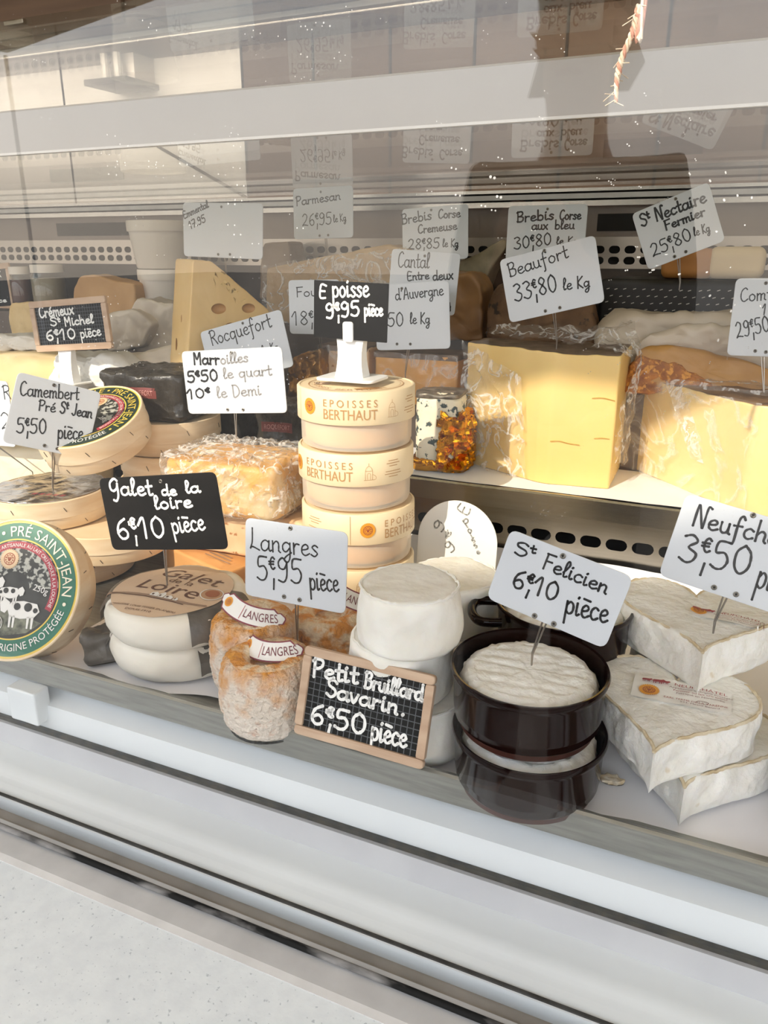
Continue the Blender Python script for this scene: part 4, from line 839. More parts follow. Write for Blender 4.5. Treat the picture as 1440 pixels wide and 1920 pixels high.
for lb, px, Y, w_, d, z0, h, rot, m in (('pale speckled washed rind block under the film wrapped block', 440, .7, .115, .1, .0375, .05, .05, PALEB), ('smaller pale speckled block beside the cheese box tower', 555, .705, .075, .085, .0375, .048, -.1, PALEB)):
    c = at(px, 960, Y); fr = flat((c.x, Y+.01, z0), rot)
    G = Geo(); puck(G, [(-w_/2, -d/2), (w_/2, -d/2), (w_/2, d/2), (-w_/2, d/2)], h, m, er=.005, rc=.008, nz=.002, ns=50, fr=fr, seed=px)
    tag(obj('cheese_block', G, loc=fr.o), lb, 'cheese', 'pale speckled blocks')
c = at(446, 870, .685); fr = flat((c.x, .69, .0885), .06)
t = thing('wrapped_cheese', 'orange cheese block in crinkled clear film with a price card stuck in it', 'cheese', fr.o)
ol = [(-.066, -.05), (.066, -.046), (.068, .05), (-.066, .05)]
G = Geo(); puck(G, ol, .058, MAROI, er=.008, rc=.014, nz=.002, ns=40, fr=fr); obj('cheese_block', G, t)
G = Geo(); puck(G, [(a*1.05, b*1.06) for a, b in ol], .063, FILM, er=.009, rc=.016, nz=.009, ns=70, seed=5, fr=fr, step=.0022, side=22, nzt=.006, ridge=True); obj('plastic_film', G, t)

# ---------------------------------------------------------------- tower of round boxes
ex, ey = -.337, .683; er_, eh = .058, .0592
def bell(G, m, x, y, s, mm):
    L = lambda pts: ribbon(G, m, [(x+a*s, y+b*s) for a, b in spline(pts, 4)], .0004, mm, .0003)
    L([(-.5, -1), (-.5, .3), (-.3, .8), (0, 1), (.3, .8), (.5, .3), (.5, -1)]); L([(-.7, -1), (.7, -1)]); L([(-.5, .3), (.5, .3)]); L([(0, 1), (0, 1.4)]); L([(.5, -.2), (1, -.5), (1, -.9), (.6, -1)]); L([(-.2, -.9), (-.2, -.1), (.2, -.1), (.2, -.9)])
for k in range(4):
    z = eh*k; lb = ('bottom cream round box of the tower, fine print facing front', 'third cream round box from the top of the tower, seal facing front', 'second cream round box from the top of the tower', 'topmost cream round box of the tower, carrying the white card stand')[k]
    cx, cy = ex+(.001, .001, -.001, 0)[k], ey
    t = thing('round_cheese_box', lb, 'cheese box', (cx, cy, z), 'tower of cream round cheese boxes')
    G = Geo(); lathe(G, [(0, .0005), (.05, .0005), (.0535, .002), (.0548, .006), (.0552, eh-.012), (.0545, eh-.004), (0, eh-.004)], BPLAS, o=(cx, cy, z), seg=96); obj('clear_base', G, t)
    G = Geo(); puck(G, circle(.051, 70), .042, mat('epoisse_inside', '#f8e2ba', .5, 0, '#e9b86c', 14, .4, 60), er=.008, z0=z+.0025, fr=lambda a, b, c: Vector((a+cx, b+cy, c))); obj('cheese', G, t)
    G = Geo(); lh = .0315
    lathe(G, [(.0565, eh-lh), (er_, eh-lh), (er_+.0003, eh-lh+.0005), (er_, eh-.0018), (er_-.001, eh-.0006), (er_-.0026, eh-.0004), (er_-.0032, eh-.0014), (0, eh-.0014)], EPO, o=(cx, cy, z), seg=120); l = obj('lid', G, t)
    view = math.atan2(cx, cy)          # direction from the camera foot to the tower
    a0 = view*-1
    m = cylmap((cx, cy, z+eh-lh), er_+.0004, 0)
    base = -math.atan2(-(cx), cy)
    G = Geo(); cen = {3: -6, 2: -29, 1: 52, 0: -40}[k]; A = lambda deg: (math.radians(deg)+math.atan2(-cx, cy)*1.0)*er_
    # angle 0 faces the camera: the camera lies toward (-cx, -cy)
    d_text(G, m, 'E P O I S S E S', A(cen), .0172, .0068, GOLDINK, .052); d_text(G, m, 'BERTHAUT', A(cen), .0055, .0094, GOLDINK, .052)
    seal(G, m, A(cen-43), .0155, .0072, .0003)
    bell(G, m, A(cen+41), .0135, .0068, GOLDINK)
    for i, wd in enumerate((.014, .018, .012, 0, .02, .022, .013)):
        if wd: d_rect(G, m, A(cen+66)-wd/2+.002, A(cen+66)+wd/2, .023-.0026*i, .0237-.0026*i, GOLDINK, .0002, 8, 1)
        if wd: d_rect(G, m, A(cen-100)-wd/2, A(cen-100)+wd/2, .023-.0026*i, .0237-.0026*i, GOLDINK, .0002, 8, 1)
    d_rect(G, m, A(cen-60)-.0002, A(cen-60)+.0002, .001, .03, GOLDINK, .0002, 1, 4)
    obj('lid_print', G, l, smooth=False)
    if k == 3:
        G = Geo(); m2 = flat((cx, cy, z+eh-.0012), math.atan2(-cx, cy)*-1*-1*0); d_ring(G, m2, 0, 0, .046, .047, GOLDINK, .0003, 70, nr=1); d_ring(G, m2, 0, 0, .0435, .0438, GOLDINK, .0003, 70, nr=1)
        d_arc(G, m2, 'EPOISSES  BERTHAUT', 0, 0, .036, .006, GOLDINK, PI, 2.6, inside=True); d_ring(G, m2, -.03, -.014, 0, .008, TANL, .0003, 24)
        d_poly(G, m2, [(.012, -.03), (.03, -.012), (.034, -.018), (.018, -.034)], GOLDINK, .0003); obj('top_print', G, l, smooth=False)

# ---------------------------------------------------------------- big grey labelled cheeses at the left front
def galet(label, c, z, r, h, seed, rot, lab):
    o = (c[0], c[1], z); t = thing('soft_white_cheese', label, 'cheese', o, 'white waxed paper wrapped cheeses'); fr = flat(o, rot)
    WP = mat('waxed_white_paper', '#eae5d9', .5, 0, '#e0d9ca', 16, .8, 60, sss=.05)
    G = Geo(); puck(G, circle(r, 96, .96), h, WP, er=.009, fr=fr, nz=.0035, ns=22, seed=seed, bulge=.001, nzt=.001, ridge=True, crown=.003); b = obj('paper_wrap', G, t); bv = G.bvh()
    DK = mat('grey_wrap_band', '#4a453f', .4, 0, '#615b53', 50, 1.5, 70)
    G = Geo(); dm = drape(bv, fr, .0007)
    for a0, a1 in ((2.3, 3.9), (5.5, 6.6)):
        n = 14; vs = []
        for i in range(n+1):
            a = a0+(a1-a0)*i/n
            for q in (.7, .8, .88, .94, .985): p = dm(r*q*math.cos(a), r*q*.96*math.sin(a)); vs.append(p)
            vs += [fr((r+.0055)*math.cos(a), (r*.96+.0055)*math.sin(a), h*.62), fr((r+.006)*math.cos(a), (r*.96+.006)*math.sin(a), h*.25+.002*math.sin(i))]
        m_ = 7; G.add(vs, [(i*m_+k, i*m_+k+1, (i+1)*m_+k+1, (i+1)*m_+k) for i in range(n) for k in range(m_-1)], DK)
    obj('grey_band', G, b)
    if lab:
        G = Geo(); fl = Fr(fr(-.002, -.004, 0), (1, 0, 0), (0, 1, 0)); dm = drape(bv, fl, .0012)
        d_ring(G, dm, 0, 0, 0, r*.84, TANL, 0, 70, nr=8)
        d_text(G, dm, 'Galet', .002, r*.26, .0185, TANINK, .066, .0004, slant=.1); d_text(G, dm, 'de la', .002, r*.1, .0085, TANINK, .026, .0004)
        d_text(G, dm, 'Loire', .0, -r*.2, .0175, TANINK, .064, .0004, slant=.05)
        ribbon(G, dm, spline([(-.05, -.03), (-.03, -.0245), (0, -.0225), (.025, -.022), (.048, -.018)], 6), .0042, TANINK2, .0003)
        ribbon(G, dm, spline([(-.045, -.0285), (-.01, -.0255), (.03, -.025)], 6), .0014, TANINK, .0005)
        for x0, w_, hh in ((-.008, .008, .007), (.0005, .006, .009), (.0075, .008, .006), (.017, .004, .005)):
            d_poly(G, dm, [(x0, -.0225), (x0+w_, -.0225), (x0+w_, -.0225+hh*.6), (x0+w_/2, -.0225+hh), (x0, -.0225+hh*.6)], COWW, .0006)
            d_poly(G, dm, [(x0+w_*.2, -.0215), (x0+w_*.45, -.0215), (x0+w_*.45, -.019), (x0+w_*.2, -.019)], TANINK, .0008)
        d_ring(G, dm, .041, .002, 0, .0105, mat('label_plate', '#b98f6c', .5), .0004, 24); d_ring(G, dm, .041, .003, 0, .0065, mat('label_plate_food', '#9c5a3a', .5), .0006, 16); d_ring(G, dm, .041, .002, .0095, .0105, COWW, .0006, 24, nr=1)
        d_text(G, dm, 'FROMAGERIE LOUIS TESSIER EN ANJOU', -.002, -.0425, .0027, TANINK, .07, .0004, rot=.06); d_text(G, dm, 'DEPUIS 1910', .0, -.048, .0027, TANINK, .026, .0004, rot=.06)
        obj('round_label', G, b)
    return t
g0 = atz(318, 1118, .066)
galet('lower white wrapped cheese with a grey paper flap, on the tray', (g0.x-.004, g0.y+.016), .001, .0625, .034, 3, .1, False)
galet('upper white wrapped cheese with a tan round label and black card', (g0.x, g0.y+.012), .0355, .064, .032, 6, .0, True)
G = Geo(); p = atz(200, 1205, .001)
FLAP = mat('grey_wrap_band', '#4a453f')
fq = flat((g0.x-.066, g0.y-.022, .001), -.55); puck(G, [(-.014, -.012), (.012, -.02), (.02, .016), (-.01, .022)], .03, FLAP, er=.006, rc=.006, nz=.004, ns=50, fr=fq, seed=2)
tag(obj('folded_wrap', G, loc=fq.o), 'crumpled dark grey wrapping fold beside the lower white cheese', 'wrapping')

# ---------------------------------------------------------------- orange wrinkled drums
def langres(label, px, py, ztop, r, seed, pale, rib, z0=.001):
    c = atz(px, py, ztop); o = (c.x, c.y, z0); h = ztop-z0; fr = flat(o); t = thing('washed_rind_cheese', label, 'cheese', o, 'orange wrinkled washed rind cheeses')
    G = Geo(); puck(G, circle(r, 120), h, ORANGEP if pale else ORANGE, ORANGE, er=.011, fr=fr, nz=.0024, ns=150, seed=seed, bulge=.0025, dimple=.011, side=30, taper=.03, nzt=.0011, ridge=True, step=.0022); b = obj('rind', G, t); bv = G.bvh()
    rp = at(rib[1][0], rib[1][1], c.y+rib[1][2]); f2 = Fr(rp, (math.cos(rib[0]), math.sin(rib[0])*.3, -math.sin(rib[0])*.8), (0, .62, .78)); dm = lambda x, y, hh=0: f2(x, y, hh-.012*(x/.03)**2)
    G = Geo(); rad = .05; n = 24; wd = .0082; a1 = rib[2]
    def band(w2, a, mm, hh):
        vs = []
        for i in range(n+1):
            q = -a+2*a*i/n; k = 1 if 2 < i < n-2 else (.55 if i in (1, 2, n-1, n-2) else .1)
            for s in (-1, 0, 1): rr_ = rad+s*w2*k; vs.append(dm(rr_*math.sin(q), rad-rr_*math.cos(q)+0, hh))
        G.add(vs, [(i*3+k, i*3+k+1, (i+1)*3+k+1, (i+1)*3+k) for i in range(n) for k in range(2)], mm)
    band(wd, a1, mat('ribbon_border', '#7d2a38', .5), 0); band(wd-.0012, a1*.97, COWW, .0002)
    lm = lambda x, y, hh=0: dm((rad-y)*math.sin(x/rad), rad-(rad-y)*math.cos(x/rad), hh)
    d_text(G, lm, 'LANGRES', .0115, -.0032, .0068, mat('ribbon_print', '#6d2230', .5), .027, .0005)
    seal(G, lm, -.021, 0, .004, .0004); d_rect(G, lm, -.0045, -.004, -.006, .006, LRED, .0004, 2, 3)
    obj('ribbon_label', G, b); return t
langres('foremost orange and white wrinkled cheese with a ribbon label on its top', 500, 1224, .062, .0362, 1, True, (-.12, (497, 1221, -.002), .58))
langres('orange wrinkled cheese behind the foremost one, ribbon label over its rim', 474, 1150, .07, .0355, 5, True, (.3, (462, 1151, -.018), .62))
langres('deep orange wrinkled cheese behind the price card and the white cheeses', 618, 1142, .056, .0365, 9, False, (.5, (650, 1120, .0), .4))

# ---------------------------------------------------------------- white drums
def brillat(label, c, z, r, h, seed):
    o = (c[0], c[1], z); G = Geo(); puck(G, circle(r, 110), h, RIND, er=.005, fr=flat(o), nz=.0028, ns=30, seed=seed, bulge=.0012, side=12, nzt=.0011)
    ridge_ = [(o[0]+(r-.0025+.0012*fbm((math.cos(a), math.sin(a), seed), 6))*math.cos(a), o[1]+(r-.0025+.0012*fbm((math.cos(a), math.sin(a), seed), 6))*math.sin(a), z+h-.0006+.0008*fbm((math.cos(a)*2, math.sin(a)*2, seed), 7)) for a in [k*2*PI/90 for k in range(90)]]
    tube(G, ridge_, .0011, RIND, 6, True)
    return tag(obj('white_rind_cheese', G, loc=o), label, 'cheese', 'white bloomy drum cheeses')
c = atz(768, 1093, .134)
brillat('top white drum cheese of the front stack', (c.x, c.y), .0895, .0372, .0445, 2)
brillat('middle white drum cheese of the front stack, above the framed slate', (c.x-.008, c.y+.006), .045, .0385, .0442, 4)
brillat('bottom white drum cheese of the front stack, right behind the framed slate', (c.x+.004, c.y+.004), .0008, .0385, .0442, 6)
c2 = atz(868, 1088, .0925)
brillat('top white drum cheese of the back stack, before the round white card', (c2.x-.012, c2.y+.012), .046, .04, .046, 11)
brillat('bottom white drum cheese of the back stack', (c2.x-.01, c2.y+.008), .0008, .041, .045, 12)
c3 = atz(836, 1150, .062)
brillat('single low white drum cheese between the two white stacks', (c3.x+.004, c3.y+.014), .0008, .0315, .062, 14)

# ---------------------------------------------------------------- brown crocks
def crock(label, c, z, cheese, r=.0535, h=.0465, ear=False, seed=1, cat='crock'):
    o = Vector((c[0], c[1], z)); t = thing('brown_crock', label, 'crock', o, 'brown glazed crocks of soft cheese')
    G = Geo(); lathe(G, [(0, .0004), (r*.8, .0004), (r*.86, .002), (r*.9, .008), (r*.905, .0105)], CROCKB, o=o, seg=96)
    lathe(G, [(r*.905, .0105), (r*.945, .016), (r*.955, h-.008), (r*.985, h-.005), (r, h-.002), (r*.985, h), (r*.955, h-.0006), (r*.94, h-.004), (r*.93, .01), (r*.88, .006), (0, .006)], CROCK, o=o, seg=96); b = obj('bowl', G, t)
    if cheese:
        fr = flat(o, .1); rc_ = r*.868
        def tf(x, y): return -.0011*max(0, math.sin(y*520+2.2*noise.noise(Vector((x*60, y*20, seed)))))*(1 if math.hypot(x, y) < rc_*.9 else 0)
        G = Geo(); puck(G, circle(rc_, 110), h-.0105, RINDW, er=.009, z0=.0062, fr=fr, nz=.002, ns=120, seed=seed, topfn=tf, nzt=.001, side=8); obj('cheese', G, t)
    if ear:
        G = Geo(); d = Vector((math.cos(ear), math.sin(ear), 0)); s = Vector((-d.y, d.x, 0)); zz = Vector((0, 0, h-.012))
        pts = [o+zz+d*r*.93+s*.02, o+zz+d*(r+.012)+s*.019, o+zz+d*(r+.018)+s*.008, o+zz+d*(r+.018)-s*.008, o+zz+d*(r+.012)-s*.019, o+zz+d*r*.93-s*.02]
        tube(G, [Vector(q) for q in spline([tuple(q) for q in pts], 6)], .0038, CROCK, 10); obj('ear_handle', G, t)
    return t
c = atz(993, 1246, .0935)
crock('lower front brown crock, cheese peeping out below the upper crock', (c.x+.003, c.y-.002), .0008, True, seed=3)
crock('upper front brown crock full of wrinkled white cheese, a card stuck in it', (c.x, c.y), .0473, True, seed=7)
c = atz(1058, 1126, .0935)
crock('upper brown crock of the back stack, behind the white St Felicien card', (c.x, c.y), .0475, True, seed=11, ear=PI+.35, r=.0545)
crock('lower brown crock of the back stack', (c.x-.004, c.y+.003), .0008, True, seed=12, r=.0545)
crock('dark crock at the right edge beside the white hearts', (.1205, .52), .0008, True, r=.0545, h=.055)

# ---------------------------------------------------------------- heart shaped white cheeses
RIMM = mat('rind_edge', '#ded2b8', .8, 0, '#c4b08c', 90, .8, 200)
def heart_outline(L=.1, Wd=.094):
    pts = []
    for i in range(64):
        a = 2*PI*i/64; x = 16*math.sin(a)**3; y = 13*math.cos(a)-5*math.cos(2*a)-2*math.cos(3*a)-math.cos(4*a); pts.append((x, y))
    return [(x/32*Wd, (y+17)/29*L) for x, y in pts][::-1]
def heart(label, tip, rot, z, h, L, Wd, seed, lab=None, tiltv=0, ax=(0, 0)):
    fr = flat((tip[0], tip[1], z), rot)
    if tiltv: fr = Fr(fr.o, fr.x+Vector((0, 0, ax[0])), fr.y+Vector((0, 0, ax[1])))
    t = thing('heart_cheese', label, 'cheese', fr.o, 'heart shaped white cheeses')
    ol = rounded(heart_outline(L, Wd), .004, .0032)
    G = Geo(); puck(G, ol, h, RINDW, er=.0035, fr=fr, nz=.0034, ns=48, seed=seed, nzt=.0012, side=10, bulge=.0006)
    cc = Vector((sum(p[0] for p in ol)/len(ol), sum(p[1] for p in ol)/len(ol)))
    rim = [fr(cc.x+(x-cc.x)*(.972+.012*noise.noise(Vector((x*300, y*300, seed)))), cc.y+(y-cc.y)*(.972+.012*noise.noise(Vector((x*300, y*300, seed)))), h-.0003+.0011*noise.noise(Vector((x*260, y*260, seed+3)))) for x, y in ol]
    tube(G, rim, .0012, RIMM, 6, True)
    b = obj('rind', G, t); return t, fr, G.bvh(), b
NRED = mat('neuf_red', '#98202a', .5); NBR = mat('neuf_brown', '#744640', .5); NLAB = mat('print_label', '#f1efe9', .6)
def neuf_label(bv, b, p0, p1, ylo=-.62, full=True):
    """p0, p1: world points where the red word starts and ends"""
    ux = (p1-p0); Wd = ux.length; ux.normalize(); f = Fr(Vector((p0.x, p0.y, p0.z)), ux, Vector((0, 0, 1)).cross(ux)); dm = drape(bv, f, .0014)
    G = Geo(); d_rect(G, dm, (-.8 if full else -.62)*Wd, Wd*(1.08 if full else .98), ylo*Wd, (.28 if full else .16)*Wd, NLAB, 0, 40, 24)
    d_text(G, dm, 'NEUFCH\u00c2TEL', 0, 0, .105*Wd, NRED, Wd, .0016, 'l')
    for i, (s, w_, m_, hh) in enumerate((("Appellation d'Origine Prot\u00e9g\u00e9e", 1.2, NBR, .055), ('Fermier au lait cru entier', 1.02, NRED, .06), ('Fabriqu\u00e9 en Normandie', .9, NBR, .055))): d_text(G, dm, s, Wd*.5, -.105*Wd-.095*Wd*i, hh*Wd, m_, w_*Wd, .0016)
    if full:
        d_ring(G, lambda x, y, h: dm(Wd*.55+(x)*1.9, -.4*Wd+y, h), 0, 0, .052*Wd, .06*Wd, NBR, .0004, 40, nr=1); d_text(G, dm, 'FR 76.640', Wd*.55, -.415*Wd, .035*Wd, NBR, .16*Wd, .001)
        d_text(G, dm, 'EARL FERME DE LA VARENNE', Wd*.42, -.52*Wd, .058*Wd, NRED, 1.18*Wd, .0016); d_text(G, dm, '533, Mesnil B\u00e9nard', Wd*.5, -.6*Wd, .048*Wd, NBR, .72*Wd, .0016)
    seal(G, dm, -.47*Wd, -.3*Wd if full else -.02*Wd, .19*Wd, .0008)
    for cx, s in ((-.56, .11), (-.34, .13), (-.2, .1)):
        P = lambda pts: [(cx*Wd+a*s*Wd, .06*Wd+q*s*Wd) for a, q in pts]
        d_poly(G, dm, P([(-.8, 0), (-.6, .5), (.5, .55), (.9, .7), (1.2, .4), (.9, .1), (.6, -.15), (-.6, -.15)]), NRED, .0014)
        for q in (-.6, -.3, .3, .55): d_poly(G, dm, P([(q, -.1), (q+.14, -.1), (q+.1, -.7), (q, -.7)]), NRED, .0014)
    obj('printed_label', G, b, smooth=False)
heart('bottom white heart shaped cheese of the right front stack', (.0065, .4555), -.03, .0008, .0315, .122, .118, 21)
tm = atz(1222, 1412, .064)
t, fr, bv, b = heart('middle white heart shaped cheese with red print and an orange seal', (tm.x+.001, tm.y), -.06, .0325, .0315, .122, .116, 23)
neuf_label(bv, b, atz(1264, 1293, .064), atz(1363, 1313, .064))
tt = atz(1318, 1226, .0985)
t, fr, bv, b = heart('top white heart shaped cheese, cut and printed, with the large card stuck in it', (tt.x, tt.y), .1, .0645, .034, .125, .122, 27)
neuf_label(bv, b, atz(1346, 1156, .0985), atz(1426, 1174, .0985), -.28, False)
p = at(1208, 1205, .61)
brillat('small white cheese behind the top heart, beside the back crocks', (p.x+.02, .615), .0008, .03, .055, 31)
# ---------------------------------------------------------------- raised shelf: big wedges
def film_patch(G, p00, p10, p11, p01, m=None, amp=.005, n=44, k=34, sc=38, seed=0, th=.0003):
    P = [Vector(p) for p in (p00, p10, p11, p01)]; nn = (P[1]-P[0]).cross(P[3]-P[0]).normalized(); vs = []
    for j in range(k+1):
        for i in range(n+1):
            u, v = i/n, j/k; q = P[0]*(1-u)*(1-v)+P[1]*u*(1-v)+P[2]*u*v+P[3]*(1-u)*v
            r = .5-abs(noise.noise(q*sc+Vector((seed*3, 0, 0))))*1.3+.5*(.5-abs(noise.noise(q*sc*2.3)))
            edge = .006*noise.noise(Vector((u*6, v*6, seed)))
            vs.append(q+nn*amp*r+(P[3]-P[0]).normalized()*edge)
    G.add(vs, [(j*(n+1)+i, j*(n+1)+i+1, (j+1)*(n+1)+i+1, (j+1)*(n+1)+i) for j in range(k) for i in range(n)], m or FILM)
def facepoly(name, label, pts, Y, th, m, yaw=0, tilt=0, group=None, cat='cheese', er=.004, rc=.006, nz=.002, ns=40, seed=1, mtop=None, parent=None, step=.006):
    cx, cy = sum(p[0] for p in pts)/len(pts), sum(p[1] for p in pts)/len(pts); o = at(cx, cy, Y)
    n = Vector((math.sin(yaw), -math.cos(yaw)*math.cos(tilt), math.sin(tilt))); hx = Vector((math.cos(yaw), math.sin(yaw), 0)); fr = Fr(o, hx, n.cross(hx))
    P = [fr.local(*p) for p in pts]; fb = Fr(fr(0, 0, -th), fr.x, fr.y)
    G = Geo(); puck(G, P, th, m, mtop, er=er, rc=rc, fr=fb, nz=nz, ns=ns, seed=seed, step=step)
    if parent is not None: return obj(name, G, parent), fr, G
    b = min((v for v in G.v), key=lambda v: v.z)
    ob = obj(name, G, loc=(fb(0, 0, th/2).x, fb(0, 0, th/2).y, b.z)); tag(ob, label, cat, group); return ob, fr, G
def block(name, label, px0, px1, pyt, Y, D, z0, m, rot=0, er=.004, rc=.006, nz=.002, ns=40, seed=1, mtop=None, group=None, cat='cheese', bulge=0, parent=None, **k):
    a, b = at(px0, pyt, Y), at(px1, pyt, Y); h = (a.z+b.z)/2-z0; W = b.x-a.x; o = Vector(((a.x+b.x)/2, Y+D/2, z0)); fr = flat(o, rot)
    G = Geo(); puck(G, [(-W/2, -D/2), (W/2, -D/2), (W/2, D/2), (-W/2, D/2)], h, m, mtop, er=er, rc=rc, nz=nz, ns=ns, seed=seed, fr=fr, bulge=bulge, step=.008, **k)
    if parent is not None: return obj(name, G, parent), fr, W, h
    ob = obj(name, G, loc=o); tag(ob, label, cat, group); return ob, fr, W, h

zs = ZS+.0016
o = (-.2, .92, zs); t = thing('hard_cheese_wedge', 'huge pale yellow hard cheese wedge with a grey rind on top, loosely wrapped in film', 'cheese', o)
poly = [(-.302, .922), (-.196, .868), (-.182, .8645), (-.112, .8735), (-.114, .975), (-.296, .99)]
ZT = .252
G = Geo(); puck(G, poly, ZT-zs, BEAU, BEAUR, er=.0018, rc=.003, z0=zs, nz=.0008, ns=30, side=10, step=.005, nzt=.0022)
bw = obj('cheese_paste', G, t)
G = Geo(); CR = mat('crack_shade', '#b88a38', .7)
fr = Fr((-.182, .8636, 0), (.07, .009, 0), (0, 0, 1))
for pts in ([(.002, .153), (.012, .154), (.022, .152), (.034, .151)], [(.044, .2045), (.055, .2055), (.068, .203)], [(.05, .1595), (.058, .1605), (.066, .16)]):
    ribbon(G, lambda x, y, h=0: fr(x, y, h), spline(pts, 4), .0009, CR, .0006)
obj('crack_lines', G, bw, smooth=False)
G = Geo()
film_patch(G, (-.303, .917, zs+.002), (-.205, .868, zs+.002), (-.218, .87, ZT-.03), (-.306, .917, ZT+.004), amp=.006, seed=1)
film_patch(G, (-.3, .985, ZT+.004), (-.16, .905, ZT+.004), (-.12, .96, ZT+.02), (-.28, 1.0, ZT+.014), amp=.008, seed=2)
film_patch(G, (-.15, .9, ZT+.003), (-.108, .88, ZT-.002), (-.098, .95, ZT-.01), (-.12, .99, ZT+.03), amp=.01, seed=3)
film_patch(G, (-.1105, .876, zs+.03), (-.104, .93, zs+.02), (-.1, .95, ZT+.0), (-.1095, .878, ZT-.05), amp=.006, seed=4)
obj('plastic_film', G, t)

t = thing('hard_cheese_wedge', 'long golden hard cheese wedge at the right in crinkled film, behind the large white card', 'cheese', (.05, .93, zs))
poly = [(-.126, 1.016), (-.12, .999), (.024, .842), (.034, .839), (.3, .845), (.3, .96), (.05, .965), (-.08, 1.03)]
ZC = .214
G = Geo(); puck(G, poly, ZC-zs, COMTE, mat('brown_top_rind', '#94704a', .7, 0, '#6f5238', 50, 1, 100), er=.002, rc=.004, z0=zs, nz=.001, ns=30, side=10, step=.006, nzt=.002); obj('cheese_paste', G, t)
G = Geo()
film_patch(G, (-.14, .998, zs+.003), (.03, .833, zs+.003), (.03, .833, ZC+.004), (-.136, 1.0, ZC+.003), FILM2, amp=.003, seed=11)
film_patch(G, (-.03, .891, zs+.04), (.26, .834, zs+.0), (.26, .836, ZC+.006), (-.07, .935, ZC+.006), amp=.008, seed=12, sc=26)
film_patch(G, (-.1, .97, ZC+.004), (.26, .845, ZC+.004), (.26, .9, ZC+.008), (-.08, 1.01, ZC+.006), amp=.006, seed=13)
obj('plastic_film', G, t)

# blue cheese with torn gold foil
BLUE = mat('blue_cheese', '#efe6cf', .6, 0, '#e7dcc0', 30, .8, 80, col3='#3f4d4e', scale3=110, thresh3=(.57, .61), sss=.1)
GOLD = mat('gold_foil', '#e0a01f', .2, 1, '#d08c14', 40, 5, 42)
o = at(815, 890, .862); o.z = zs
t = thing('blue_cheese_wedge', 'blue veined white cheese half out of its crumpled gold foil, beside the box tower', 'cheese', (o.x, .885, zs))
fr = flat((o.x, .885, zs), .25)
G = Geo(); puck(G, [(-.032, -.022), (.022, -.024), (.03, .03), (-.03, .03)], .094, BLUE, er=.008, rc=.014, fr=fr, nz=.0025, ns=60); obj('cheese_paste', G, t)
G = Geo(); puck(G, [(-.002, -.029), (.03, -.028), (.037, .0), (.034, .034), (.012, .036)], .064, GOLD, er=.006, rc=.008, fr=fr, nz=.012, ns=85, seed=3, step=.0022, side=18, ridge=True, topfn=lambda x, y: .014*noise.noise(Vector((x*90, y*90, 2))))
puck(G, [(-.034, -.0245), (.026, -.026), (.032, .032), (-.033, .032)], .014, GOLD, er=.004, rc=.01, fr=fr, nz=.004, ns=85, seed=5, step=.003, ridge=True); obj('gold_foil', G, t)
G = Geo(); puck(G, [(-.033, -.023), (.022, -.025), (.03, .031), (-.031, .031)], .006, mat('foil_sleeve', '#a79c8c', .35, .6, '#5f574c', 60, 1, 80), er=.002, rc=.014, z0=.0895, fr=fr, nz=.002, ns=60)
obj('foil_sleeve', G, t)

# ---------------------------------------------------------------- rear step: cheeses, jars, tubs
z2, z3 = T2+.0005, T3+.0005
EMM = mat('emmental_paste', '#e8c88e', .5, 0, '#e2bd7c', 14, .2, 60, sss=.15); EMMR = mat('emmental_hole_shade', '#b5854a', .55)  # darker hole colour paints the shade inside the holes
eob, fr, G0 = facepoly('holed_cheese_wedge', 'tall holed yellow cheese wedge under the sign with tiny writing', [(344, 790), (362, 486), (396, 489), (505, 582), (520, 662), (516, 790)], .93, .075, EMM, yaw=.98, er=.002, rc=.004, nz=.001)
bm = bmesh.new()
for px, py, r in ((415, 522, 12), (432, 518, 6), (438, 537, 11), (452, 551, 13), (410, 579, 11), (466, 578, 10), (480, 610, 9), (432, 612, 8)):
    u, v = fr.local(px, py); c = fr(u, v, .001); s = depth(c)/FPX
    m4 = Matrix.Translation(c-Vector(eob['wl'])) @ Matrix((fr.x*1.5, fr.y, fr.n*.75)).transposed().to_4x4(); bmesh.ops.create_icosphere(bm, subdivisions=3, radius=r*s*.9, matrix=m4)
for dz, dd, r in ((.05, .03, .008), (.11, .05, .006), (.15, .035, .007), (.19, .04, .005)):     # holes in the narrow left side
    c = fr(0, 0, -dd)-fr.x*(-fr.local(353, 640)[0])*1.0; c.z = zs+dz+.02
    bmesh.ops.create_icosphere(bm, subdivisions=2, radius=r, matrix=Matrix.Translation(c-Vector(eob['wl'])) @ Matrix.Diagonal((.7, .8, 1.7, 1)))
hm = bpy.data.meshes.new('cut'); bm.to_mesh(hm); bm.free(); hm.materials.append(EMM); hm.materials.append(EMMR)
ho = bpy.data.objects.new('cut', hm); COL.objects.link(ho); ho.location = eob.location
eob.data.materials.append(EMMR)
for f_ in hm.polygons: f_.material_index = 1
md = eob.modifiers.new('holes', 'BOOLEAN'); md.operation = 'DIFFERENCE'; md.object = ho; md.solver = 'FAST'
bpy.context.view_layer.update(); dg = bpy.context.evaluated_depsgraph_get(); nm = bpy.data.meshes.new_from_object(eob.evaluated_get(dg)); eob.modifiers.clear(); eob.data = nm
nm.polygons.foreach_set('use_smooth', [True]*len(nm.polygons)); nm.set_sharp_from_angle(angle=math.radians(35)); bpy.data.objects.remove(ho)

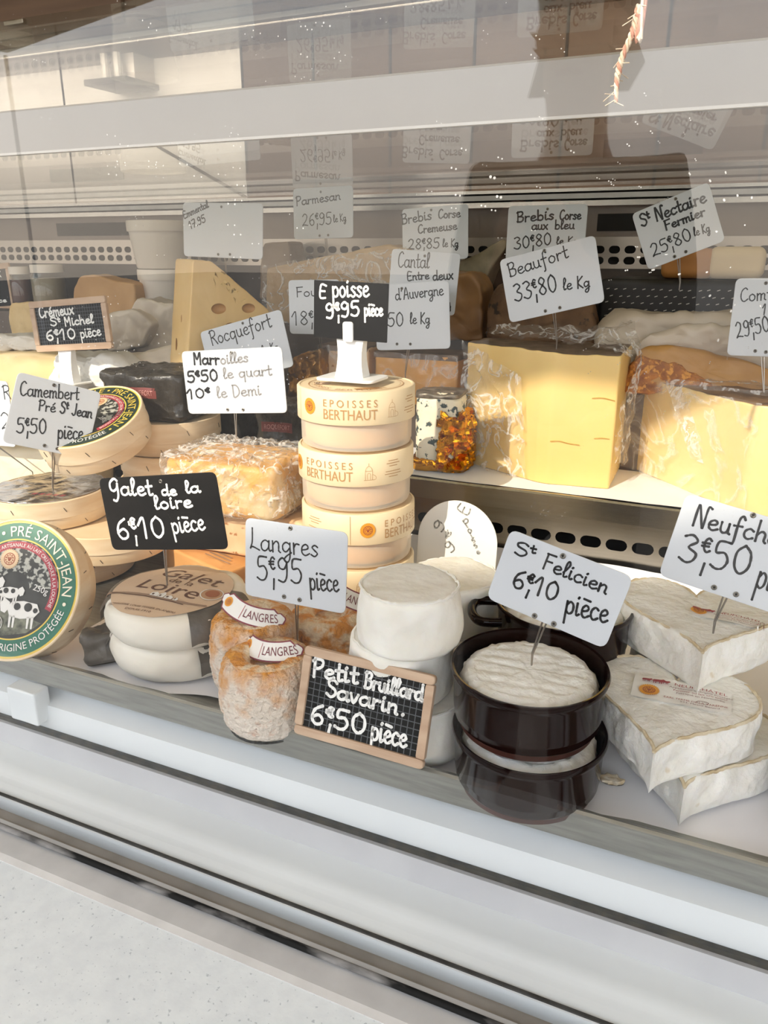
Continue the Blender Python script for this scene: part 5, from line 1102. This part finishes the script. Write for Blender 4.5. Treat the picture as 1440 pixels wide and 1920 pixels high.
PARM = mat('parmesan_paste', '#c2a67d', .6, 0, '#b5966b', 30, .8, 80); PARR = mat('parmesan_rind', '#a58a62', .6, 0, '#8f7550', 30)
ob, fr, G = facepoly('parmesan_wedge', 'broad film wrapped grainy pale cheese wedge below the Parmesan sign', [(497, 640), (499, 503), (560, 490), (722, 458), (762, 470), (765, 640)], 1.085, .07, PARM, nz=.002, seed=4)
G = Geo(); film_patch(G, fr(*fr.local(494, 620), .003), fr(*fr.local(768, 620), .003), fr(*fr.local(765, 462), .003), fr(*fr.local(494, 496), .003), FILM, amp=.004, seed=21)
obj('plastic_film', G, ob)
facepoly('cheese_wedge', 'small grey brown cheese wedge between the holed wedge and the vent holes', [(486, 560), (492, 456), (540, 452), (546, 500), (548, 560)], 1.17, .05, mat('grey_wedge', '#8a7764', .6, 0, '#766450', 20, .5, 60), group='rear wedges')
facepoly('cheese_wedge', 'grey green rind wedge pointing up to the right behind the Cantal sign', [(850, 506), (860, 492), (945, 448), (952, 462), (915, 512), (905, 545), (850, 545)], 1.14, .05, mat('greygreen_rind', '#8f8368', .7, 0, '#756a52', 40, .8, 80), group='rear wedges')
TOMB = mat('brown_tomme', '#a27a50', .45, 0, '#87623d', 20, .8, 60); TOMD = mat('dark_tomme', '#5f4733', .75, 0, '#7b5c40', 40, 1.5, 90, col3='#2f241b', scale3=70, thresh3=(.6, .66))
facepoly('tomme_piece', 'amber film wrapped cheese piece right of the Cantal sign', [(782, 640), (784, 526), (820, 510), (880, 512), (903, 540), (905, 640)], 1.06, .06, TOMB, group='rear wedges', nz=.004)
facepoly('tomme_piece', 'rough dark brown cheese with black specks behind the big Beaufort card', [(908, 700), (912, 552), (940, 528), (1010, 522), (1090, 540), (1112, 580), (1115, 700)], 1.03, .05, TOMD, nz=.004, er=.012, rc=.02)
for lb, p, Y, m in (('pale orange cheese block behind the box tower', [(598, 760), (602, 652), (690, 652), (690, 760)], .955, PALEB), ('orange film wrapped cheese block left of the huge yellow wedge', [(700, 760), (703, 664), (858, 668), (858, 760)], .945, mat('orange_slab', '#d89f56', .45, 0, '#cf9448', 12, .3, 50, sss=.1))):
    ob, fr, G = facepoly('cheese_block', lb, p, Y, .06, m, group='shelf blocks', nz=.0015)
    G = Geo(); q = [fr.local(*a) for a in p]; xs_ = [a[0] for a in q]; yt = max(a[1] for a in q)
    bbox(G, min(xs_)+.001, max(xs_)-.001, yt-.007, yt+.001, -.058, .001, mat('dark_rind', '#5c4b3e', .7, 0, '#7a6553', 40, .8, 80), .002, fr=fr); obj('rind', G, ob)
    G = Geo(); film_patch(G, fr(min(xs_), q[0][1]+.02, .002), fr(max(xs_), q[0][1]+.02, .002), fr(max(xs_), yt, .002), fr(min(xs_), yt, .002), FILM2, amp=.003, seed=p[0][0]); obj('plastic_film', G, ob)
facepoly('gold_foil_pack', 'crumpled gold foil pack with grey top, left behind the box tower', [(536, 760), (540, 690), (556, 668), (600, 655), (606, 760)], .93, .05, mat('gold_foil_dim', '#b98234', .3, .8, '#7a6650', 30, 4, 60), nz=.005, ns=80, cat='cheese pack')

# right rear: black mesh crate, loaf, paper wraps, crusted wedge
MESHB = mat('black_mesh', '#14110f', .5, 0, '#1d1916', 30); DASH = mat('white_stitch', '#cfc9c0', .6)
a, b = at(1128, 525, 1.12), at(1420, 525, 1.12); zt = at(1250, 523, 1.12).z
t = thing('black_mesh_crate', 'black dotted mesh crate below the St Nectaire card', 'crate', ((a.x+b.x)/2, 1.15, z3))
G = Geo(); bbox(G, a.x, b.x+.1, 1.1, 1.22, z3, zt, MESHB, .008); cr = obj('body', G, t)
G = Geo(); rnd = random.Random(3); zz = z3+.008; j = 0
while zz < zt-.006:
    x = a.x+.01+.006*(j % 2)
    while x < b.x+.09:
        xx = x+rnd.uniform(-.001, .001); zc_ = zz+rnd.uniform(-.0006, .0006); G.add([(xx, 1.0994, zc_), (xx+.0038, 1.0994, zc_+.0012), (xx+.0038, 1.0994, zc_+.0022), (xx, 1.0994, zc_+.001)], [(0, 1, 2, 3)], DASH); x += .0115
    zz += .0085; j += 1
obj('white_stitches', G, cr, smooth=False)
LOAF = mat('cream_rind', '#e1cfae', .6, 0, '#d6c09a', 18, .5, 60); LOAF_SHADE = mat('shaded_rind', '#b37a3a', .6, 0, '#a06a30', 18, .5, 60)  # the tan copy paints shade over the left end of the log
a, b = at(1240, 492, 1.12), at(1436, 492, 1.12)
t = thing('log_cheese', 'long cream cheese log lying on the black mesh crate, left end coloured as if in shade', 'cheese', ((a.x+b.x)/2, 1.16, zt))
hh = at(1330, 462, 1.13).z-zt-.001; xm = at(1328, 480, 1.12).x
G = Geo(); bbox(G, xm, b.x, 1.115, 1.19, zt+.0008, zt+.0008+hh, LOAF, .012, seg=3); obj('cream_half', G, t)
G = Geo(); bbox(G, a.x, xm+.008, 1.116, 1.188, zt+.0008, zt+hh-.001, LOAF_SHADE, .01); obj('shaded_half', G, t)
WPK = mat('glassine_paper', '#cfc2b0', .45, 0, '#bfb19d', 10, .9, 26)
facepoly('paper_wrapped_cheese', 'long cheese loosely wrapped in whitish paper under the black crate', [(1105, 760), (1115, 625), (1150, 580), (1260, 588), (1420, 590), (1440, 640), (1440, 760)], 1.02, .055, WPK, nz=.008, ns=26, er=.012, rc=.03, group='paper wrapped cheeses')
fp, frp, Gp = facepoly('paper_wrapped_cheese', 'creased whitish paper pack behind the crusted wedge, at the right', [(1150, 700), (1200, 632), (1290, 606), (1400, 614), (1500, 640), (1500, 700)], .985, .03, WPK, nz=.008, ns=30, er=.01, rc=.03, group='paper wrapped cheeses', seed=9)
t = thing('crusted_cheese_wedge', 'amber cheese wedge with a rough orange crust, lying behind the long golden wedge', 'cheese', at(1300, 735, .955))
facepoly('cheese_paste', None, [(1192, 662), (1215, 645), (1275, 643), (1380, 668), (1480, 700), (1480, 745), (1350, 735), (1180, 725)], .957, .03, mat('amber_paste', '#b98a4a', .5, 0, '#a97838', 16, .5, 60), parent=t, er=.008, rc=.015, nz=.003, tilt=.35)
facepoly('crust', None, [(1160, 735), (1172, 690), (1196, 664), (1225, 672), (1270, 682), (1335, 715), (1345, 740)], .95, .03, CRUST, parent=t, er=.006, rc=.01, nz=.004, ns=90, tilt=.2)
# left rear
JARG = glassmat('jar_glass', '#eef0ea', 0, 1.45)
def jar(label, px, pyt, pyb, wpx, Y, fill):
    p = at(px, pyb, Y); s = depth(p)/FPX; r = wpx*s/2; h = (pyb-pyt)*s*1.02; o = Vector((p.x, Y, z3)); t = thing('jar', label, 'jar', o, 'jars on the rear step'); h = at(px, pyt, Y).z-z3
    G = Geo(); lathe(G, [(0, .001), (r*.95, .001), (r, .006), (r, h*.72), (r*.86, h*.8), (r*.86, h*.84), (0, h*.84)], JARG, o=o, seg=40); obj('glass', G, t)
    G = Geo(); lathe(G, [(0, .003), (r*.9, .003), (r*.95, .008), (r*.95, h*.7), (0, h*.71)], fill, o=o, seg=40); obj('contents', G, t)
    G = Geo(); lathe(G, [(0, h), (r*.9, h), (r*.93, h-.002), (r*.93, h*.82), (r*.86, h*.82)], mat('jar_lid', '#d9d2c8', .4), o=o, seg=40); obj('lid', G, t)
jar('small jar of dark red preserve beside the framed slate at the left', 43, 500, 563, 38, 1.15, mat('red_preserve', '#6b4a45', .4))
jar('larger jar of pale preserve right of the red one', 95, 496, 563, 62, 1.16, mat('pale_preserve', '#a59684', .4))
TUB = mat('white_tub', '#e6ded3', .45, 0, '#ded5c9', 10)
def tub(label, px, Y, r, z, h):
    o = Vector((px, Y, z)); t = thing('plastic_tub', label, 'tub', o, 'white plastic tubs'); G = Geo()
    lathe(G, [(0, .001), (r*.76, .001), (r*.79, .004), (r*.95, h-.016), (0, h-.015)], TUB, o=o, seg=64); obj('bowl', G, t)
    G = Geo(); lathe(G, [(r*.94, h-.018), (r*.99, h-.018), (r, h-.016), (r, h-.003), (r*.99, h), (r*.93, h), (r*.9, h-.003), (0, h-.003)], TUB, o=o, seg=64); obj('lid', G, t)
p1, p2 = at(292, 480, 1.16), at(312, 560, 1.16); hl = at(312, 506, 1.12).z-z3
tub('lower white plastic tub of the two stacked at the back', p2.x, 1.165, .05, z3, hl)
tub('upper white plastic tub of the two stacked at the back', p1.x+.008, 1.165, .055, z3+hl+.0003, at(290, 412, 1.11).z-z3-hl)
TANB = mat('tan_block', '#c49a66', .6, 0, '#b68b58', 16, .4, 50)
facepoly('cheese_block', 'tan cheese block standing between the jars and the white tubs', [(134, 640), (136, 540), (146, 518), (172, 514), (215, 526), (252, 532), (258, 640)], 1.1, .04, TANB, group='left rear blocks')
ob, fr, G = facepoly('cheese_block', 'pale yellow cheese piece with small holes left of the framed slate', [(22, 640), (17, 568), (62, 567), (66, 640)], 1.04, .05, mat('pale_holed', '#dcc08c', .6, 0, '#d2b27a', 30, .6, 90, col3='#a5834e', scale3=120, thresh3=(.66, .7)), group='left rear blocks', nz=.003)
facepoly('paper_wrapped_cheese', 'white paper wrapped cheese right of the framed slate', [(200, 660), (202, 585), (250, 580), (284, 606), (270, 648), (215, 660)], 1.0, .05, WPK, nz=.004, ns=40, group='paper wrapped cheeses', er=.005, rc=.008)
facepoly('paper_wrapped_cheese', 'white paper wrapped cheese under the stacked tubs', [(250, 660), (246, 580), (262, 560), (330, 572), (346, 600), (345, 660)], 1.02, .05, WPK, nz=.005, ns=40, group='paper wrapped cheeses', er=.005, rc=.008, seed=5)
facepoly('film_wrapped_slab', 'film wrapped white slab lying under the paper wrapped cheeses', [(200, 760), (205, 668), (300, 652), (352, 640), (352, 760)], .94, .028, mat('white_slab', '#dcd0bd', .4, 0, '#cfc2ad', 10, .6, 40), nz=.004, er=.01, rc=.02)
facepoly('cheese_slab', 'large pale yellow slab with white wrapping on top at the left edge', [(-60, 830), (-60, 664), (60, 660), (112, 668), (118, 830)], .9, .06, mat('pale_slab', '#e9cf9c', .5, 0, '#e2c48a', 8, .3, 40, sss=.1), nz=.002, er=.006, rc=.01)
ob, fr, G = facepoly('white_cloth', 'white wrapping sheet on the pale slab at the left edge', [(-60, 658), (-60, 632), (40, 628), (84, 640), (96, 660), (60, 657)], .93, .05, mat('white_wrap', '#e9e4da', .6, 0, '#ddd5c8', 14, .8, 40), nz=.006, ns=40, er=.006, rc=.012, cat='wrapping')
facepoly('crumpled_paper', 'crumpled bright white paper around the white stand', [(84, 730), (90, 678), (118, 664), (150, 668), (196, 664), (226, 690), (232, 730)], .885, .06, mat('bright_paper', '#f1efe9', .6, 0, '#e9e6df', 12, .9, 40), nz=.009, ns=34, er=.012, rc=.02, cat='paper')
# stacked support under the left signs: pale wooden trays are hidden by the boxes
facepoly('cheese_block', 'cream cheese wheel side showing between the leaning box and the left edge', [(-60, 960), (-60, 838), (40, 842), (128, 838), (130, 960)], .72, .09, mat('cream_wheel', '#efe1c4', .55, 0, '#e6d5b2', 14, .4, 50, sss=.1), group='left rear blocks', er=.012, rc=.02)

# ---------------------------------------------------------------- the photographer, mirrored in the pane
pc = ray(1078, 300)*1.36; px_, pz_ = pc.x, CZ+pc.z; py_ = 2*yg-pc.y
SKINM = mat('skin', '#c79a7f', .5, 0, '#bd8e72', 20); COAT = mat('dark_coat', '#1c1a19', .8, 0, '#24211f', 20, .5, 80); TROU = mat('dark_trousers', '#22242a', .8); HAIR = mat('brown_hair', '#3a271c', .5, 0, '#2c1c13', 90, .8, 200, stretch=(8, 8, 1)); SHOE = mat('black_shoe', '#161514', .5)
base = Vector((px_, py_, -.93)); t = thing('person', 'person in a dark coat holding a phone, mirrored in the front glass', 'person', base)
def skin(name, V, E, R, m, parent, root=0, sub=2):
    me = bpy.data.meshes.new(name); me.from_pydata(V, E, []); me.materials.append(m); ob = bpy.data.objects.new(name, me); COL.objects.link(ob); ob.parent = parent
    md = ob.modifiers.new('skin', 'SKIN'); md.use_smooth_shade = True
    for k, (sv, r) in enumerate(zip(me.skin_vertices[0].data, R)): sv.radius = r if isinstance(r, tuple) else (r, r); sv.use_root = (k == root)
    s = ob.modifiers.new('sub', 'SUBSURF'); s.levels = sub; s.render_levels = sub
    bpy.context.view_layer.update(); dg = bpy.context.evaluated_depsgraph_get(); nm = bpy.data.meshes.new_from_object(ob.evaluated_get(dg)); ob.modifiers.clear(); ob.data = nm
    if not nm.materials: nm.materials.append(m)
    ob['wl'] = parent['wl']; return ob
zsld = pz_+.93-.035      # shoulder joint height above ground
V, E, R = [], [], []
def jn(p, r, par=None):
    V.append(p); R.append(r); k = len(V)-1
    if par is not None: E.append((par, k))
    return k
def limbs(torso, arm, leg, head, hands):
    V.clear(); E.clear(); R.clear()
    pel = jn((0, 0, zsld-.48), (torso*1.05, torso*.75)); w_ = jn((0, 0, zsld-.3), (torso*.92, torso*.68), pel); ch = jn((0, .0, zsld-.12), (torso*1.1, torso*.78), w_); nb = jn((0, -.005, zsld+.02), (.075, .06), ch)
    if head:
        nk = jn((0, 0, zsld+.1), (.05, .055), nb); jw = jn((0, .015, zsld+.17), (.058, .075), nk); hd = jn((0, .012, zsld+.235), (.072, .092), jw); jn((0, .0, zsld+.3), (.055, .07), hd)
        nose = jn((0, .1, zsld+.2), .012, jw); jn((0, .118, zsld+.188), .01, nose)
        for s in (-1, 1): jn((s*.078, -.005, zsld+.215), (.006, .02), hd)
    for s in (-1, 1):
        sh = jn((s*.155, 0, zsld-.015), arm*1.1, ch); el = jn((s*.185, .0, zsld-.27), arm*.85, sh)
        if arm > .06: jn((s*.06, .2, zsld-.14), arm*.62, el); continue
        wr = jn((s*.05, .225, zsld-.13), .024, el); pm = jn((s*.038, .262, zsld-.1), (.034, .016), wr)
        if hands:
            for i, (dx, L) in enumerate(((.026, .052), (.01, .06), (-.006, .056), (-.022, .044))):
                a = jn((s*(.038+.0), .285, zsld-.085+dx), .0085, pm); b = jn((s*.02, .305, zsld-.08+dx), .008, a); jn((s*(.02-L*.3), .302, zsld-.079+dx), .0072, b)
            th = jn((s*.04, .255, zsld-.065), .0095, pm); jn((s*.028, .268, zsld-.045), .0085, th)
    if leg:
        for s in (-1, 1):
            hp = jn((s*.085, 0, zsld-.56), leg*1.15, pel); kn = jn((s*.095, .012, .47), leg*.8, hp); an = jn((s*.1, 0, .09), leg*.5, kn)
            if hands: jn((s*.105, .1, .035), .03, an)
limbs(.13, .045, .07, True, True); skin('body', V[:], E[:], R[:], SKINM, t)
limbs(.155, .066, 0, False, False); skin('coat', V[:], E[:], R[:], COAT, t)
V.clear(); E.clear(); R.clear(); p0 = jn((0, 0, zsld-.47), (.16, .115))
for s in (-1, 1): h_ = jn((s*.09, 0, zsld-.58), .1, p0); k_ = jn((s*.097, .012, .47), .075, h_); jn((s*.1, 0, .1), .065, k_)
skin('trousers', V[:], E[:], R[:], TROU, t)
for s in (-1, 1):
    V.clear(); E.clear(); R.clear(); a = jn((s*.1, -.04, .045), .045); b = jn((s*.102, .05, .045), (.048, .042), a); jn((s*.107, .15, .035), (.045, .032), b); skin('shoe', V[:], E[:], R[:], SHOE, t)
V.clear(); E.clear(); R.clear(); a = jn((0, -.025, zsld+.25), (.085, .09)); b = jn((0, -.015, zsld+.315), (.07, .08), a); jn((0, -.06, zsld+.17), (.07, .05), a); jn((0, -.1, zsld+.31), .045, b); skin('hair', V[:], E[:], R[:], HAIR, t)
for s in (-1, 1):
    G = Geo(); c = base+Vector((s*.032, .094, zsld+.225)); lathe(G, [(.001, -.011), (.008, -.008), (.011, 0), (.008, .008), (.001, .011)], COWW, o=c, seg=16); lathe(G, [(.0005, -.006), (.004, -.004), (.0055, 0), (.004, .004), (.0005, .006)], LDARK, o=c+Vector((0, .007, 0)), seg=12); obj('eye', G, t)
G = Geo(); tube(G, [base+Vector(q) for q in ((-.022, .088, zsld+.155), (0, .098, zsld+.157), (.022, .088, zsld+.155))], .005, LRED, 8); obj('mouth', G, t)
G = Geo(); c = base+Vector((0, .296, zsld-.08)); bbox(G, c.x-.017, c.x+.017, c.y-.012, c.y-.004, c.z-.035, c.z+.085, BLACK, .002)
tag(obj('phone', G, loc=c), 'dark phone held in both hands by the mirrored person', 'phone')
